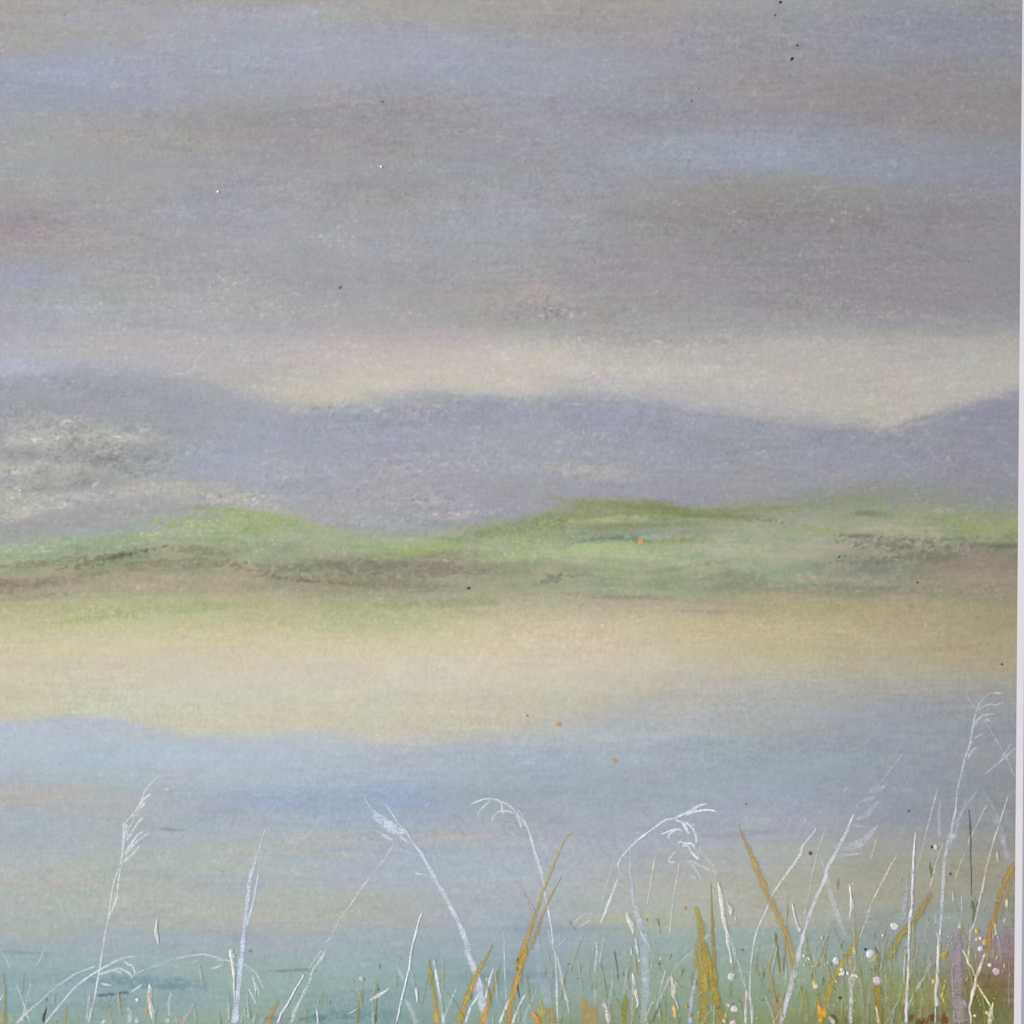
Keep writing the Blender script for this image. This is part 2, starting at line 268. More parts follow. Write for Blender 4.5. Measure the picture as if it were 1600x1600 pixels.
# passages of worked pastel: x, y, rx, ry, tilt in degrees, colour, strength, grain (how much the paper shows through)
PATCH = """
560 20 130 14 -2 170,164,158 .5 .3
470 18 60 8 0 172,180,198 .5 .3
120 55 110 16 -4 168,163,154 .45 .5
125 105 90 30 0 158,166,188 .6 .2
60 160 90 22 0 156,161,176 .4 .2
500 85 230 34 -3 163,167,184 .4 .2
1040 35 190 14 -3 158,150,158 .5 .2
1420 45 160 30 2 140,146,162 .5 .1
1300 20 120 8 0 156,156,152 .4 .2
540 175 260 26 -3 152,149,153 .5 .5
240 215 150 16 3 168,162,156 .4 .8
510 163 90 5 -6 172,164,158 .4 .9
690 205 140 20 2 155,153,156 .4 .5
1150 110 180 20 -6 158,151,156 .45 .4
1430 160 140 30 6 144,138,140 .5 .4
1490 190 90 20 0 146,138,136 .5 .4
1170 236 100 18 4 154,164,182 .4 .3
1140 218 80 9 0 154,164,180 .35 .4
1040 245 100 22 3 154,164,180 .45 .7
1330 240 110 16 4 147,152,163 .35 .3
1430 275 120 14 3 142,150,166 .5 .3
1210 300 130 26 2 148,146,143 .6 .3
1160 345 150 30 0 146,137,140 .55 .9
1290 335 120 26 0 140,132,138 .45 .9
1250 395 150 20 0 140,140,146 .5 .7
1350 440 160 34 2 148,140,146 .5 .5
980 420 160 26 -2 156,149,156 .5 .7
870 490 120 20 0 152,148,148 .4 1
1000 530 180 12 2 150,147,151 .4 .8
840 455 40 22 0 178,164,154 .55 .9
360 330 120 34 0 158,161,172 .5 .5
590 300 110 20 0 156,154,156 .4 .7
760 340 110 30 0 160,164,178 .4 .7
560 375 200 26 2 161,163,174 .4 .8
520 445 130 30 0 158,158,163 .5 .6
40 360 70 26 0 160,150,156 .5 .5
45 345 50 12 0 152,146,152 .4 .7
40 440 62 14 -2 157,164,184 .8 .2
200 470 180 12 -4 174,176,172 .45 .9
330 445 130 20 0 170,174,172 .35 .9
90 490 90 12 -3 166,172,186 .5 .4
390 480 200 16 -3 174,174,174 .3 .8
690 530 120 12 2 180,164,168 .5 .5
620 560 240 16 2 198,182,180 .4 .4
720 590 260 20 1 204,192,180 .4 .3
520 615 90 14 2 200,192,174 .7 .5
900 575 180 18 1 200,190,180 .4 .4
1150 560 220 12 1 176,172,168 .4 .3
1400 590 220 26 2 184,179,170 .5 .2
1500 545 120 12 -6 172,169,163 .5 .2
1020 602 190 9 4 176,176,182 .45 .3
1200 640 120 7 6 172,172,176 .5 .3
30 572 70 12 0 178,184,204 .7 .3
180 556 110 9 2 184,178,180 .5 .5
130 600 160 14 0 152,156,165 .6 .3
300 625 120 20 6 156,160,168 .4 .5
100 660 130 14 4 178,177,170 .5 1.2
90 690 130 20 3 186,184,174 .7 1.4
60 735 90 22 0 186,184,172 .65 1.5
180 715 110 24 5 142,144,148 .55 1.4
50 770 90 20 -4 186,184,174 .6 1.5
300 700 60 24 8 150,152,156 .3 1
330 725 60 22 0 160,170,190 .6 .4
420 740 60 30 0 162,170,184 .35 .5
280 762 90 12 4 184,180,166 .6 .8
360 782 120 8 4 186,180,166 .5 .9
100 788 130 14 -9 182,180,172 .65 1.4
30 806 50 10 -10 196,192,176 .75 1.3
210 685 80 10 4 184,182,170 .5 1.3
40 710 60 10 0 136,138,142 .4 1.2
120 755 90 12 -4 140,142,146 .4 1.3
350 775 110 10 3 186,182,168 .5 1.2
570 640 200 12 0 176,174,172 .25 1.1
430 798 60 6 8 184,176,166 .5 .8
600 730 150 26 0 164,166,172 .4 .6
590 690 120 22 2 158,163,178 .5 .3
740 650 50 22 0 146,152,170 .55 .4
660 628 90 9 0 170,170,170 .5 .9
640 780 120 18 3 176,174,174 .45 1.0
700 806 80 9 -4 184,178,172 .5 1.0
760 760 60 20 0 156,154,166 .5 .3
540 800 90 16 4 156,162,176 .5 .4
640 832 120 8 -3 152,164,166 .55 .4
920 735 70 16 6 184,176,168 .5 1.0
870 630 130 9 0 150,153,162 .4 .9
960 655 120 24 4 152,155,171 .5 .3
1150 705 120 30 4 148,151,160 .45 .8
1010 700 90 24 4 158,161,176 .4 .6
1160 735 90 12 2 160,158,160 .3 .7
1340 705 130 14 -5 154,156,172 .55 .3
1500 690 130 34 -4 142,143,158 .5 .2
1180 659 160 4 8 138,142,152 .35 .7
1430 657 60 4 -18 134,136,146 .35 .6
1390 685 90 5 12 140,142,154 .4 .5
1290 680 60 5 -18 140,142,154 .3 .5
100 813 130 17 -9 152,155,172 .85 .1
230 801 110 15 -3 154,157,176 .8 .1
330 808 22 14 0 150,160,156 .7 .2
100 854 100 12 -6 148,176,146 .55 .9
40 838 60 12 -4 150,166,166 .5 .8
230 838 90 9 -9 156,180,134 .6 .9
180 852 70 10 -10 140,162,140 .5 .9
330 820 110 12 3 156,182,116 .7 .8
380 802 80 7 6 152,174,112 .6 .7
440 815 90 10 8 156,180,126 .6 .7
350 845 100 12 3 144,168,124 .5 .8
430 855 80 16 6 146,160,150 .5 .8
320 860 70 6 3 128,130,104 .5 .8
170 873 75 7 -13 116,120,98 .75 .9
200 866 45 3.5 -14 104,100,82 .7 .6
60 880 80 6 -6 132,124,100 .5 .8
10 915 60 10 -3 138,116,104 .6 .7
110 905 90 10 -8 140,132,104 .55 .7
60 933 90 5 -6 142,134,108 .5 .7
280 880 100 10 0 134,134,104 .5 .9
270 905 160 12 -2 176,164,130 .5 .4
150 925 120 14 -6 180,172,136 .5 .6
210 955 130 12 -3 162,180,116 .65 .7
130 966 70 9 -10 176,190,124 .6 .8
330 948 110 7 -3 164,176,124 .5 .5
420 890 80 9 6 134,124,104 .5 1.1
500 909 70 3.4 4 112,114,88 .65 .9
440 903 40 3 6 104,98,78 .6 .6
560 885 90 12 0 140,126,112 .55 1.1
650 889 105 16 0 138,126,112 .6 1.1
600 915 110 8 3 132,134,114 .5 .8
540 870 60 6 0 160,156,142 .4 .9
520 850 60 8 8 166,176,160 .5 .6
680 857 75 11 -4 164,188,110 .85 .7
640 868 60 7 -6 156,172,110 .6 .8
750 838 60 9 -10 130,152,112 .7 .7
730 868 60 14 0 132,136,122 .5 .9
660 925 130 6 0 166,166,134 .4 .6
680 943 140 7 -1 142,154,118 .5 .6
590 955 110 14 0 168,180,136 .5 .5
500 970 140 12 2 184,184,138 .4 .4
800 868 70 10 -4 160,186,128 .7 .8
880 815 110 12 -8 134,152,98 .75 .7
960 790 90 9 4 136,144,96 .7 .6
1080 800 110 8 6 124,142,92 .7 .5
950 812 75 6 -4 178,184,128 .7 .8
1000 822 110 4 -2 122,142,98 .7 .6
1120 808 70 6 5 112,134,86 .6 .5
940 835 110 10 -4 130,150,134 .55 .6
950 843 55 5 -5 104,134,132 .5 1.1
985 845 28 5 4 88,122,130 .6 1
905 848 40 4 -14 104,136,134 .6 .9
930 862 70 13 -4 172,192,132 .8 .4
990 866 50 12 0 166,182,134 .5 .5
1060 846 60 6 -3 140,158,92 .7 .4
1000 890 60 10 0 150,164,140 .4 .8
865 905 34 7 -12 112,118,114 .6 1
880 900 45 4 0 116,122,118 .4 .9
1080 885 60 4 -8 128,140,116 .4 .8
1140 905 60 14 0 124,134,118 .55 .6
960 932 130 5 2 148,132,112 .6 .5
1040 912 110 8 0 144,160,124 .4 .5
1150 820 80 10 0 162,172,146 .4 .5
1180 865 80 6 3 182,182,146 .65 .5
1280 828 55 5 2 150,172,100 .75 .4
1240 840 90 6 2 152,168,124 .5 .5
1210 815 50 3 6 112,126,110 .5 .8
1200 795 110 5 -3 128,144,104 .5 .4
1360 803 30 4 2 112,120,110 .7 .7
1370 780 90 8 0 134,148,112 .5 .5
1420 786 48 9 -5 142,152,146 .6 .3
1500 812 110 10 4 148,162,108 .7 .5
1500 832 80 7 0 150,162,104 .6 .5
1400 828 60 7 2 170,172,150 .55 .9
1345 838 40 3 3 112,104,92 .6 .6
1400 850 95 9 3 126,118,106 .5 1.1
1380 855 50 5 2 112,106,94 .35 1.1
1500 843 100 5 -2 120,120,98 .45 .9
1550 852 70 5 0 108,108,92 .6 .6
1440 870 120 12 -2 116,122,108 .7 .8
1400 895 80 10 2 128,132,124 .6 .8
1330 905 60 12 4 146,158,136 .5 .7
1530 880 90 10 -8 150,132,114 .6 .4
1480 905 130 9 -4 164,148,126 .5 .4
1240 925 140 5 2 158,138,108 .5 .3
1350 920 90 6 2 126,124,112 .5 .6
1560 918 60 7 -4 142,130,104 .5 .4
1530 930 80 12 3 146,142,104 .4 .3
1260 958 90 14 4 176,170,118 .5 .2
1110 955 55 3 0 150,148,112 .55 .4
1130 943 60 3 2 164,158,122 .4 .4
880 1000 140 26 0 206,190,160 .35 .5
430 1040 200 14 2 210,196,168 .3 .3
360 1085 160 12 -3 200,200,190 .4 .3
600 1075 200 9 -2 208,200,182 .4 .2
260 1105 60 10 4 206,200,168 .3 .3
1350 1000 160 24 0 182,168,136 .35 .1
1500 990 110 26 0 168,156,128 .3 .2
1250 1140 160 12 -4 170,166,158 .3 .2
1400 1130 110 10 0 144,156,168 .5 .2
1300 1115 140 9 -4 158,164,168 .4 .3
1000 1150 140 12 -4 180,184,184 .5 .3
830 1180 160 10 0 164,176,190 .45 .2
1130 1165 120 10 -4 152,166,174 .5 .3
930 1235 170 14 2 158,170,180 .5 .4
460 1250 140 14 -2 156,172,196 .7 .3
560 1262 90 10 0 160,170,200 .5 .3
620 1248 110 8 0 152,166,190 .4 .4
340 1275 60 8 0 156,166,180 .4 .4
100 1240 120 12 2 188,178,172 .5 .5
70 1265 90 8 0 172,168,168 .3 .6
270 1297 30 3 4 142,150,146 .7 .9
380 1325 90 10 2 182,186,172 .5 .8
310 1345 130 9 4 174,184,172 .4 .9
520 1310 110 9 -2 184,180,176 .45 .8
470 1335 90 7 -2 182,186,168 .5 .9
720 1305 50 5 -4 188,172,168 .5 .5
700 1328 70 5 -2 154,166,180 .5 .4
640 1300 60 5 0 172,176,172 .3 .5
330 1382 40 7 3 158,170,184 .5 .5
400 1360 120 7 2 184,188,172 .5 .9
90 1400 130 9 -3 172,182,168 .5 .8
160 1380 120 7 0 186,182,170 .4 .8
480 1400 130 9 -2 182,182,162 .5 .9
440 1430 150 9 0 186,182,164 .55 .8
560 1420 90 9 -4 176,176,166 .4 .8
520 1450 90 6 -4 178,172,172 .45 .5
640 1440 80 9 0 178,172,176 .4 .4
330 1425 110 8 0 182,178,164 .5 .8
370 1460 60 6 0 158,164,178 .5 .6
60 1458 70 8 0 172,178,160 .5 .6
30 1488 60 2.5 3 136,156,156 .6 .7
120 1470 90 6 -2 162,166,180 .4 .6
465 1516 34 2.2 -2 120,138,142 .8 .9
215 1533 75 10 2 114,152,162 .75 .7
280 1540 60 9 0 118,154,160 .6 .8
175 1554 30 3 -6 84,112,124 .8 1
190 1570 40 10 0 122,150,152 .4 1
520 1585 90 9 -2 112,148,152 .7 1
470 1590 60 5 0 104,138,146 .5 1
620 1588 60 8 0 120,152,156 .4 1
600 1497 90 10 0 142,164,176 .5 .4
700 1505 60 9 0 140,166,172 .5 .4
760 1528 70 10 0 124,154,162 .6 .5
840 1530 80 14 0 138,160,168 .5 .6
890 1448 90 9 -4 142,158,172 .65 .4
860 1470 70 14 0 158,172,184 .4 .4
960 1436 60 6 -3 178,182,142 .6 .5
1080 1440 110 8 2 178,178,152 .5 .4
1090 1395 120 18 0 180,176,158 .45 .3
1220 1330 110 14 -4 172,176,164 .5 .3
1180 1280 110 10 2 164,168,182 .4 .3
1160 1303 90 5 -4 142,148,160 .45 .5
1300 1410 110 14 -3 170,166,142 .5 .3
1440 1352 140 16 -2 160,154,138 .5 .3
1540 1370 70 22 0 152,146,124 .5 .3
1260 1440 90 8 -2 178,178,150 .5 .3
1200 1460 100 9 0 148,170,164 .5 .4
1100 1490 90 12 0 156,168,164 .4 .5
1330 1455 110 16 0 148,160,154 .5 .6
1460 1430 90 16 0 146,156,154 .45 .6
1100 1560 90 20 0 142,160,140 .4 .6
1300 1570 110 18 0 138,156,118 .5 .6
1430 1555 60 22 0 146,150,84 .55 .7
1440 1595 70 10 0 136,160,116 .5 .7
980 1580 60 14 0 136,158,140 .4 .7
1575 1480 40 34 90 146,122,132 .8 .8
1560 1520 30 34 90 140,114,108 .6 .9
1545 1545 34 24 0 124,104,52 .8 .5
1535 1575 30 22 0 112,112,42 .8 .5
1580 1545 14 50 90 140,112,94 .6 .8
1570 1590 26 12 0 116,120,70 .6 .5
1590 1420 14 30 90 124,126,88 .5 .6
"""
def composite(X, Y):
    wy = fbm(X, Y, 90, 16, 11) * 16 + fbm(X, Y, 300, 120, 12, 2) * 12
    wx = fbm(X, Y, 120, 24, 13) * 60
    Xw, Yw = X + wx, Y + wy * 0.6
    grain = 0.62 * vnoise(X, Y, 4.2, 2.9, 21) + 0.5 * vnoise(X, Y, 9, 4.5, 22) + 0.22 * vnoise(X, Y, 24, 6, 23)     # about -.6...6
    col = grid_eval(parse_grid(SKY), Xw, Yw)
    rw = np.interp(X, [0, 330, 480, 800, 900, 1000, 1300, 1450, 1600], [90, 64, 32, 30, 56, 60, 44, 36, 24])
    e = np.interp(X, *RIDGE)
    m = sstep((Y - e + fbm(X, Y, 40, 14, 31) * 12 + grain * 10) / rw + 0.5)[..., None]
    col = col * (1 - m) + grid_eval(parse_grid(HILL), Xw, Yw) * m
    gw = np.interp(X, [0, 250, 300, 520, 600, 800, 1000, 1200, 1400, 1600], [34, 30, 14, 20, 34, 22, 14, 28, 56, 40])
    e = np.interp(X, *GREEN)
    m = sstep((Y - e + fbm(X, Y, 40, 14, 33) * 10 + grain * 10) / gw + 0.5)[..., None]
    col = col * (1 - m) + grid_eval(parse_grid(LAND), Xw, Y + wy * 0.5) * m
    sw = np.interp(X, [0, 200, 600, 800, 1000, 1600], [24, 24, 28, 42, 60, 70])
    e = np.interp(X, *SHORE)
    m = sstep((Y - e + fbm(X, Y, 60, 14, 35) * 8 + grain * 5) / sw + 0.5)[..., None]
    col = col * (1 - m) + grid_eval(parse_grid(WATER), Xw, Y + wy * 0.5) * m
    tooth = np.full(X.shape, 0.3)
    gv = fbm(X, Y, 46, 12, 81, 3)[..., None] * np.exp(-((Y - 870) / 70.0) ** 4)[..., None]
    col = col + gv * np.array([46, 14, 26])
    zone = np.exp(-((Y - 850) / 75.0) ** 4)[..., None]
    zg = np.clip((col[..., 1] - 0.5 * (col[..., 0] + col[..., 2])) / 10.0, 0, 1)[..., None] * zone
    mg = col.mean(-1, keepdims=True); col = col + zg * ((mg - col) * 0.22 + np.array([7.0, 5.0, 0.0]))
    wz = (sstep((Y - 1150) / 60) * sstep((1700 - X) / 900.0))[..., None]
    col = col + wz * np.array([-2.0, 0.5, 2.5])
    col = col + (sstep((Y - 1470) / 50) * sstep((1000 - X) / 500))[..., None] * np.array([-2.0, 1.0, 1.0])
    brk = fbm(X, Y, 70, 12, 41, 3)
    for ln in PATCH.strip().splitlines():
        f = ln.split(); x, y, rx, ry, an = map(float, f[:5]); c = np.array(list(map(float, f[5].split(',')))); c = c.mean() + (c - c.mean()) * (0.68 if 780 < y < 970 else 0.84) + (np.array([6, 3, -8]) if 780 < y < 970 and c[1] > c[0] else 0); st, gr = float(f[6]), float(f[7])
        R = max(rx, ry) * 1.9
        ys_in = np.where((Y[:, 0] > y - R) & (Y[:, 0] < y + R))[0]; xs_in = np.where((X[0] > x - R) & (X[0] < x + R))[0]
        if len(ys_in) < 2 or len(xs_in) < 2: continue
        sl_ = (slice(ys_in[0], ys_in[-1] + 1), slice(xs_in[0], xs_in[-1] + 1))
        a = math.radians(an if abs(an) < 80 else 0)
        if abs(an) >= 80: rx, ry = min(rx, ry), max(rx, ry)
        dx = X[sl_] - x; dy = Y[sl_] - y + wy[sl_] * min(0.5, ry / 24)
        u = (dx * math.cos(a) + dy * math.sin(a)) / rx; v = (-dx * math.sin(a) + dy * math.cos(a)) / ry
        r2 = u * u + v * v
        base = np.exp(-r2 * 1.1)
        ml = base * (1 + brk[sl_] * 1.1)
        ml = np.clip(ml, 0, 1)
        gm = sstep((ml - 0.5 + grain[sl_] * 2.0) * 2.2 + 0.5) * sstep(ml * 2.6)
        g1 = min(gr, 1.0); mm = (ml * (1 - g1) + gm * g1) * st
        col[sl_] = col[sl_] * (1 - mm[..., None]) + c * mm[..., None]
        tooth[sl_] = np.maximum(tooth[sl_], base * gr)
    # tooth of the paper, cross-hatched rubbing and slow drifts of hue
    hf = vnoise(X, Y, 3.0, 3.6, 51); vs = vnoise(X, Y, 3.2, 11, 52); hs = vnoise(X, Y, 46, 4.5, 53); bl = fbm(X, Y, 70, 22, 54)
    fl = np.clip(0.55 * vnoise(X, Y, 7, 3.2, 55) + 0.45 * vnoise(X, Y, 3.5, 3, 56) + 0.25 * vnoise(X, Y, 40, 18, 57) - 0.16, 0, 1)
    fd = np.clip(0.55 * vnoise(X, Y, 6, 4, 58) + 0.45 * vnoise(X, Y, 3.5, 3, 59) + 0.25 * vnoise(X, Y, 40, 18, 60) - 0.19, 0, 1)
    md = vnoise(X, Y, 7.5, 6, 63); md2 = vnoise(X, Y, 15, 9, 64)
    am = 0.75 + 1.1 * (fbm(X, Y, 160, 50, 65, 2) + 0.15) + 0.5 * tooth
    hs2 = vnoise(X, Y, 30, 2.8, 66)
    lum = (hf * 12 + vs * 5 + hs * 5 + hs2 * 5 + md * 5 + md2 * 2) * am * 0.74 + bl * 6 + fbm(X, Y, 16, 8, 67, 3) * 80 * np.clip(tooth - 0.75, 0, 1) + (fl * 118 - fd * 80) * (0.13 + tooth * 0.87) * np.where(Y > 1000, 0.5, np.where(Y < 620, 0.95, 1.0))
    hue = fbm(X, Y, 80, 26, 61); hue2 = fbm(X, Y, 60, 20, 62)
    g_ = col.mean(-1, keepdims=True); col = g_ + (col - g_) * 0.95
    col = col + lum[..., None] * np.array([1.0, 1.0, 0.93]) + hue[..., None] * np.array([5, 0.5, -6.0]) + hue2[..., None] * np.array([4, -4.5, 3.0])
    h = 0.35 * hf + 0.35 * vs + 0.4 * vnoise(X, Y, 8, 8, 71) + fl * 1.2 - fd
    return col, h

# ------------------------------------------------------------------ the painting
painting = empty("landscape_painting", P3(CX, CY, 0))
tag(painting, "pastel painting of misty hills, pale lake and white reeds lying inside the white mount", "painting")
TILT = math.radians(0.47)                     # the mount opening sits slightly askew to the picture
def edge_right(y): return 1597.2 - (y / 1600.0) * 13.4
xs = np.concatenate([np.arange(-220, 0, 8), np.arange(0, 1606, 2.0), np.array([1612, 1630])])
ys = np.concatenate([np.arange(-220, 0, 8), np.arange(0, 1600, 2.0), np.arange(1600, 1821, 8)])
X, Y = np.meshgrid(xs, ys)
col, hgt = composite(X, Y)
calb = lin(col)
H, W = X.shape
Z = np.clip(hgt * 0.05, -0.08, 0.06)
region_lines = [("painted_sky", None, RIDGE, "lilac and grey sky rubbed in soft horizontal clouds"),
                ("painted_far_hills", RIDGE, GREEN, "dim blue lavender hills below the cream strip of sky"),
                ("painted_green_hills", GREEN, curve("-220,975 0,968 150,975 350,965 600,985 800,960 1000,945 1250,935 1600,935 1700,935"), "green and brown slopes in the middle of the painting"),
                ("painted_shore", curve("-220,975 0,968 150,975 350,965 600,985 800,960 1000,945 1250,935 1600,935 1700,935"), SHORE, "pale sand coloured flats between the green slopes and the lake"),
                ("painted_lake", SHORE, UNDER, "misty blue grey lake water with paler bands"),
                ("painted_undergrowth", UNDER, None, "green and olive ground at the foot of the reeds")]
fcx = (X[:-1, :-1] + X[1:, 1:]) / 2; fcy = (Y[:-1, :-1] + Y[1:, 1:]) / 2
vid = np.arange(H * W).reshape(H, W)
quads = np.stack([vid[1:, :-1], vid[1:, 1:], vid[:-1, 1:], vid[:-1, :-1]], -1)
V3 = np.stack([(X - CX) * S, (CY - Y) * S, Z * S], -1).reshape(-1, 3)
C4 = np.concatenate([calb.reshape(-1, 3), np.ones((H * W, 1))], 1)
for name, top, bot, lab in region_lines:
    m = np.ones(fcx.shape, bool)
    if top is not None: m &= fcy >= np.interp(fcx, *top)
    if bot is not None: m &= fcy < np.interp(fcx, *bot)
    q = quads[m]
    used, inv = np.unique(q.ravel(), return_inverse=True)
    me = bpy.data.meshes.new(name)
    me.vertices.add(len(used)); me.vertices.foreach_set('co', V3[used].astype(np.float32).ravel())
    me.loops.add(q.size); me.loops.foreach_set('vertex_index', inv.astype(np.int32).ravel())
    me.polygons.add(len(q)); me.polygons.foreach_set('loop_start', np.arange(0, q.size, 4, dtype=np.int32))
    me.polygons.foreach_set('loop_total', np.full(len(q), 4, dtype=np.int32))
    me.polygons.foreach_set('use_smooth', np.ones(len(q), bool))
    me.update(calc_edges=True)
    ca = me.color_attributes.new('pigment', 'FLOAT_COLOR', 'POINT'); ca.data.foreach_set('color', C4[used].astype(np.float32).ravel())
    me.materials.append(M_PASTEL)
    o = bpy.data.objects.new(name, me); link(o); o.parent = painting; tag(o, lab)
pap = plain("cotton_paper", (0.72, 0.70, 0.66), 0.9, 900, 0.04, 0.2)
def box(name, x0, y0, x1, y1, z0, z1, mat, parent=None):
    v = [P3(a, b, c) for c in (z0, z1) for (a, b) in ((x0, y1), (x1, y1), (x1, y0), (x0, y0))]
    f = [(3, 2, 1, 0), (4, 5, 6, 7), (0, 1, 5, 4), (1, 2, 6, 5), (2, 3, 7, 6), (3, 0, 4, 7)]
    return mesh_obj(name, v, f, mat, parent, smooth=False)
pb = box("paper_sheet", -222, -222, 1632, 1822, -2.2, -0.5, pap, painting)

# ------------------------------------------------------------------ the mount: board with a bevelled window, one piece
def mount():
    def ring(ins, z):
        # corners of the window, ins = distance outside the opening edge
        tl = (-190 - ins, -190 - ins); tr = (edge_right(-190) + ins, -190 - ins)
        br = (edge_right(1790) + ins, 1790 + ins); bl_ = (-190 - ins - 12, 1790 + ins)
        return [P3(x, y, z) for x, y in (tl, tr, br, bl_)]
    FACE = plain("mount_board_face", tuple(lin([166, 164, 178])), 0.85, 1500, 0.03, 0.25)
    CORE = plain("mount_board_core", tuple(lin([184, 184, 194])), 0.85, 2200, 0.03, 0.2)
    root = empty("picture_mount", P3(CX, CY, 0)); tag(root, "white mount board along the right edge of the painting", "mount")
    a = ring(0, 0.9); b = ring(9.5, 5.5)
    f4 = [(i, (i + 1) % 4, 4 + (i + 1) % 4, 4 + i) for i in range(4)]
    mesh_obj("bevel", a + b, [tuple(reversed(q)) for q in f4], CORE, root, smooth=False)
    c = ring(330, 5.5); d0 = ring(330, 0.5); e0 = ring(0, 0.5)
    faces = []
    v = b + c + d0 + e0 + a
    for i in range(4):
        j = (i + 1) % 4
        faces.append((4 + i, 4 + j, j, i)); faces.append((8 + i, 8 + j, 4 + j, 4 + i))
    mesh_obj("board", v, faces, FACE, root, smooth=False)
mount()

# ------------------------------------------------------------------ strokes
TILES = dict(A=(0, 1450, 8), B=(200, 1450, 8), C=(400, 1450, 8), D=(600, 1450, 8), E=(800, 1450, 8), F=(1000, 1450, 8), G=(1200, 1450, 8), H=(1400, 1450, 8),
             R=(1400, 1070, 6.665), Q=(1250, 1170, 8), P=(960, 1240, 7.273), K=(560, 1220, 10), L=(720, 1230, 10), M=(140, 1200, 8),
             Z5=(0, 1100, 3.2), Z6=(400, 1100, 3.2), Z7=(800, 1100, 3.2), Z8=(1150, 1100, 3.2), N=(1300, 1300, 10.667), O=(1400, 1300, 8), W=(0, 0, 1))
rng = random.Random(7)
class Acc:
    def __init__(s): s.v = []; s.f = []; s.c = []; s.a = []; s.d = []
layer = [0.10]
def catmull(pts, step):
    P = np.array(pts, float)
    if len(P) == 2: P = np.vstack([P[0], (P[0] + P[1]) / 2, P[1]])
    Q = np.vstack([2 * P[0] - P[1], P, 2 * P[-1] - P[-2]]); out = []
    for i in range(1, len(Q) - 2):
        L = np.linalg.norm(Q[i + 1][:2] - Q[i][:2]); n = max(2, int(L / step))
        for t in np.arange(n) / n:
            out.append(0.5 * (2 * Q[i] + (Q[i + 1] - Q[i - 1]) * t + (2 * Q[i - 1] - 5 * Q[i] + 4 * Q[i + 1] - Q[i + 2]) * t ** 2 + (3 * Q[i] - Q[i - 1] - 3 * Q[i + 1] + Q[i + 2]) * t ** 3))
    out.append(P[-1]); return np.array(out)
PROF = [-1.0, -0.8, -0.55, -0.28, 0.0, 0.28, 0.55, 0.8, 1.0]
def mute(c):
    m = sum(c) / 3.0; k = 0.86
    return (m * 1.05 + (c[0] - m) * 0.95 + 8, m * 1.05 + (c[1] - m) * 0.95 + 7, m * 1.05 + (c[2] - m) * 0.9 + 3)
def stroke(acc, pts, color, alpha=0.8, dry=0.4, h=0.5, soft=0.5, color2=None, jit=0.12):
    q = catmull(pts, 2.2)
    n = len(q); p = q[:, :2].copy(); w_ = np.clip(q[:, 2], 0.5, None) * (0.56 if soft < 0.75 else 0.68) + 0.45
    k1 = rng.random() * 100
    t = np.arange(n)
    tan = np.gradient(p, axis=0); tan /= (np.linalg.norm(tan, axis=1)[:, None] + 1e-9)
    nor = np.stack([-tan[:, 1], tan[:, 0]], 1)
    wob = np.array([math.sin(k1 + i * 0.31) * 0.5 + math.sin(k1 * 2 + i * 0.83) * 0.3 + rng.uniform(-.5, .5) for i in t])
    p += nor * (wob * 0.14 * np.minimum(w_, 4))[:, None]
    w_ = w_ * (1 + jit * np.array([math.sin(k1 * 3 + i * 0.47) + rng.uniform(-.8, .8) for i in t]))
    base = len(acc.v); layer[0] += 0.0012; zb = layer[0]
    press = 1 + 0.22 * np.array([math.sin(k1 * 1.7 + i * 0.12) * 0.6 + math.sin(k1 + i * 0.37) * 0.4 for i in t])
    if max(color) - min(color) > 40:
        color = mute(color); color2 = mute(color2) if color2 else None
    c1 = lin(color); c2 = lin(color2) if color2 else c1
    for i in range(n):
        f = i / max(1, n - 1); end = min(1, min(i, n - 1 - i) / 2.5 + 0.35)
        for s_ in PROF:
            x = p[i, 0] + nor[i, 0] * w_[i] * s_; y = p[i, 1] + nor[i, 1] * w_[i] * s_
            e = 1 - abs(s_) ** 2
            acc.v.append(P3(x, y, zb + h * e * min(1.0, w_[i] / 2.0) * end * (1 + 0.25 * math.sin(i * 0.6 + k1 + s_ * 2))))
            ed = 1 - soft * sstep((abs(s_) - (0.35 if soft < 0.75 else 0.1)) / 0.85)
            if abs(s_) == 1: ed *= (1 - soft) ** 0.5 if soft < 0.3 else 0.0
            acc.a.append(float(np.clip(alpha * ed * press[i] * end, 0, 1))); acc.d.append(dry)
            cc = c1 * (1 - f) + c2 * f; acc.c.append((cc[0], cc[1], cc[2], 1))
    m = len(PROF)
    for i in range(n - 1):
        for j in range(m - 1):
            a = base + i * m + j; acc.f.append((a, a + 1, a + m + 1, a + m))
